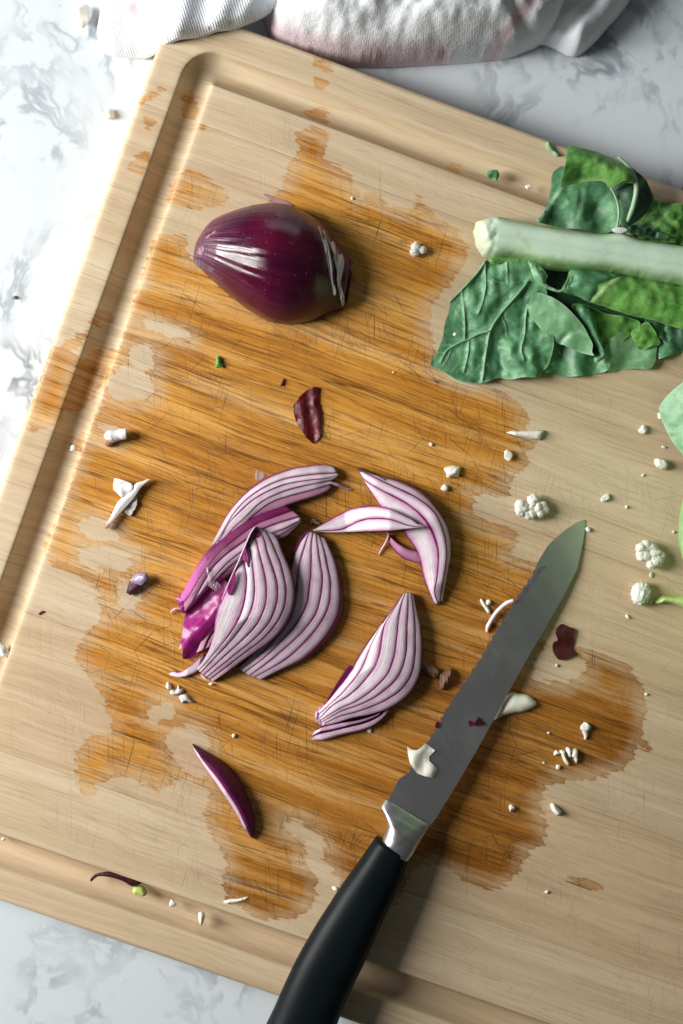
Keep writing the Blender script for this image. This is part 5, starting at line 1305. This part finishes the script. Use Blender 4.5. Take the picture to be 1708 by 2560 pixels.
# dried root by the blade
dr = thing('dried_root', 'brown fibrous dried onion root between the separate slice and the blade', 'scrap', (1110, 1690))
ROOT = (lambda s: s.set(Base_Color=s.mix(s.noise(s.map(s.obj(), rot=(0, 0, .2), scale=(1500, 150, 1)), 1, 3, .6), (.30, .155, .09), (.10, .045, .025)), Roughness=.6, Normal=s.bump(s.noise(s.map(s.obj(), rot=(0, 0, .2), scale=(1500, 150, 1)), 1, 3, .6), .8, .001)).m)(M('dried_root_fibre'))
sheet('root_body', Z7((1105,745),(1160,765),(1210,790),(1250,812),(1272,850),(1268,890),(1250,920),(1200,895),(1150,878),(1095,872),(1090,810)), lambda P, d: 1.0 + 2.4 * np.clip(d / 14, 0, 1) ** .6 + .5 * np.sin(P[:, 0] * .9), ROOT, dr, 3.5, floor=.1, zref=2)
sheet('root_body', Z7((1275,870),(1300,862),(1340,840),(1390,825),(1406,850),(1402,900),(1398,945),(1370,975),(1335,985),(1318,1015),(1290,1015),(1275,975),(1282,920)), lambda P, d: 1.4 + 3.4 * np.clip(d / 14, 0, 1) ** .6 + .6 * np.sin(P[:, 0] * .8), ROOT, dr, 3.5, floor=.1, zref=2)
for i in range(14):
    x = 1115 + i * 10.5
    tube('root_fibre', Z7((x, 775 + i * 3.5), (x + 10, 820 + i * 3.5), (x - 2, 868 + i * 3)), [.22, .25, .15], ROOT, dr, [2.6, 3.6, 1.0], 5, 8)
tag(tube('root_shred', Z6((55,640),(85,598),(110,620),(150,628)), [.5, .8, .6, .4], (lambda s: s.set(Base_Color=(.55, .44, .36), Roughness=.5).m)(M('pale_root')), None, [.8, 1.6, 1.4, 1], 7, 14), 'pale root shred at the left point of the slim bridging slice', 'scrap')
# green bits
flat('leaf_scrap', 'dark green folded leaf bit in the top groove', 'leaf scrap', ZT2((665,795),(680,778),(712,775),(728,790),(722,815),(710,828),(695,815),(672,810)), LEAF_BLUE, 2.5, 9, .6, -2.5, zf=lambda P, d: -2.8 + 3.2 * np.clip(d / 8, 0, 1) + 1.0 * nz(P, .08, 81), sp=3, zref=-1)
flat('leaf_scrap', 'bright green leaf bit on wet wood below the onion half', 'leaf scrap', ZL((1410,660),(1428,650),(1442,660),(1445,695),(1465,732),(1440,722),(1405,728),(1412,690)), LEAF_BRIGHT, 1.6, 6, .5, .5, sp=3, smooth=False, zref=1)
flat('leaf_scrap', 'pale green broken bit below the dark sliver in the bottom groove', 'leaf scrap', ZB((738,690),(752,670),(785,668),(808,680),(822,712),(800,728),(770,718),(745,712)), (lambda s: s.set(Base_Color=s.mix(s.noise(s.obj(), 200, 2, .5), (.55, .62, .20), (.38, .55, .12)), Roughness=.35).m)(M('lime_flesh')), 3.0, 9, .8, -2.5, sp=3, zref=0, floor=-3.6)
flat('leaf_scrap', 'crinkled pale green shred on the top rim left of the big leaf', 'leaf scrap', ZT2((938,658),(952,648),(964,672),(975,690),(992,702),(1000,716),(985,715),(968,698),(948,685)), LEAF_PALE, 2.0, 5, .6, .4, sp=3, zref=1)
flat('green_shoot', 'bright yellow green shoot pointing left at the right photo edge', 'shoot', ZR((1348,1758),(1375,1725),(1400,1700),(1440,1695),(1500,1702),(1580,1698),(1700,1690),(1800,1700),(1800,1800),(1700,1815),(1590,1795),(1540,1778),(1480,1758),(1430,1752),(1390,1762)), (lambda s: s.set(Base_Color=s.mix(s.noise(s.map(s.obj(), rot=(0, 0, .1), scale=(30, 300, 1)), 1, 3, .6), (.36, .58, .12), (.66, .74, .34)), Roughness=.4).m)(M('shoot_flesh')), 5, 14, 1, .8, sp=5, floor=.05, zref=3, attrs={'vein': lambda P, d: 0.0})
# bits on the counter
crumb(272, 285, 34, 24, 'yellowish green crumb on the marble left of the board corner', z0=-21.9, hz=2.0, mat=CREAM, group='crumbs on the marble')
crumb(212, 40, 42, 56, 'large pale blurred crumb on the marble left of the towel', z0=-21.9, hz=4.0, group='crumbs on the marble')
crumb(38, 743, 14, 10, 'tiny greenish speck on the marble left of the board', z0=-21.9, hz=.8, mat=LEAF_DARK, group='crumbs on the marble')
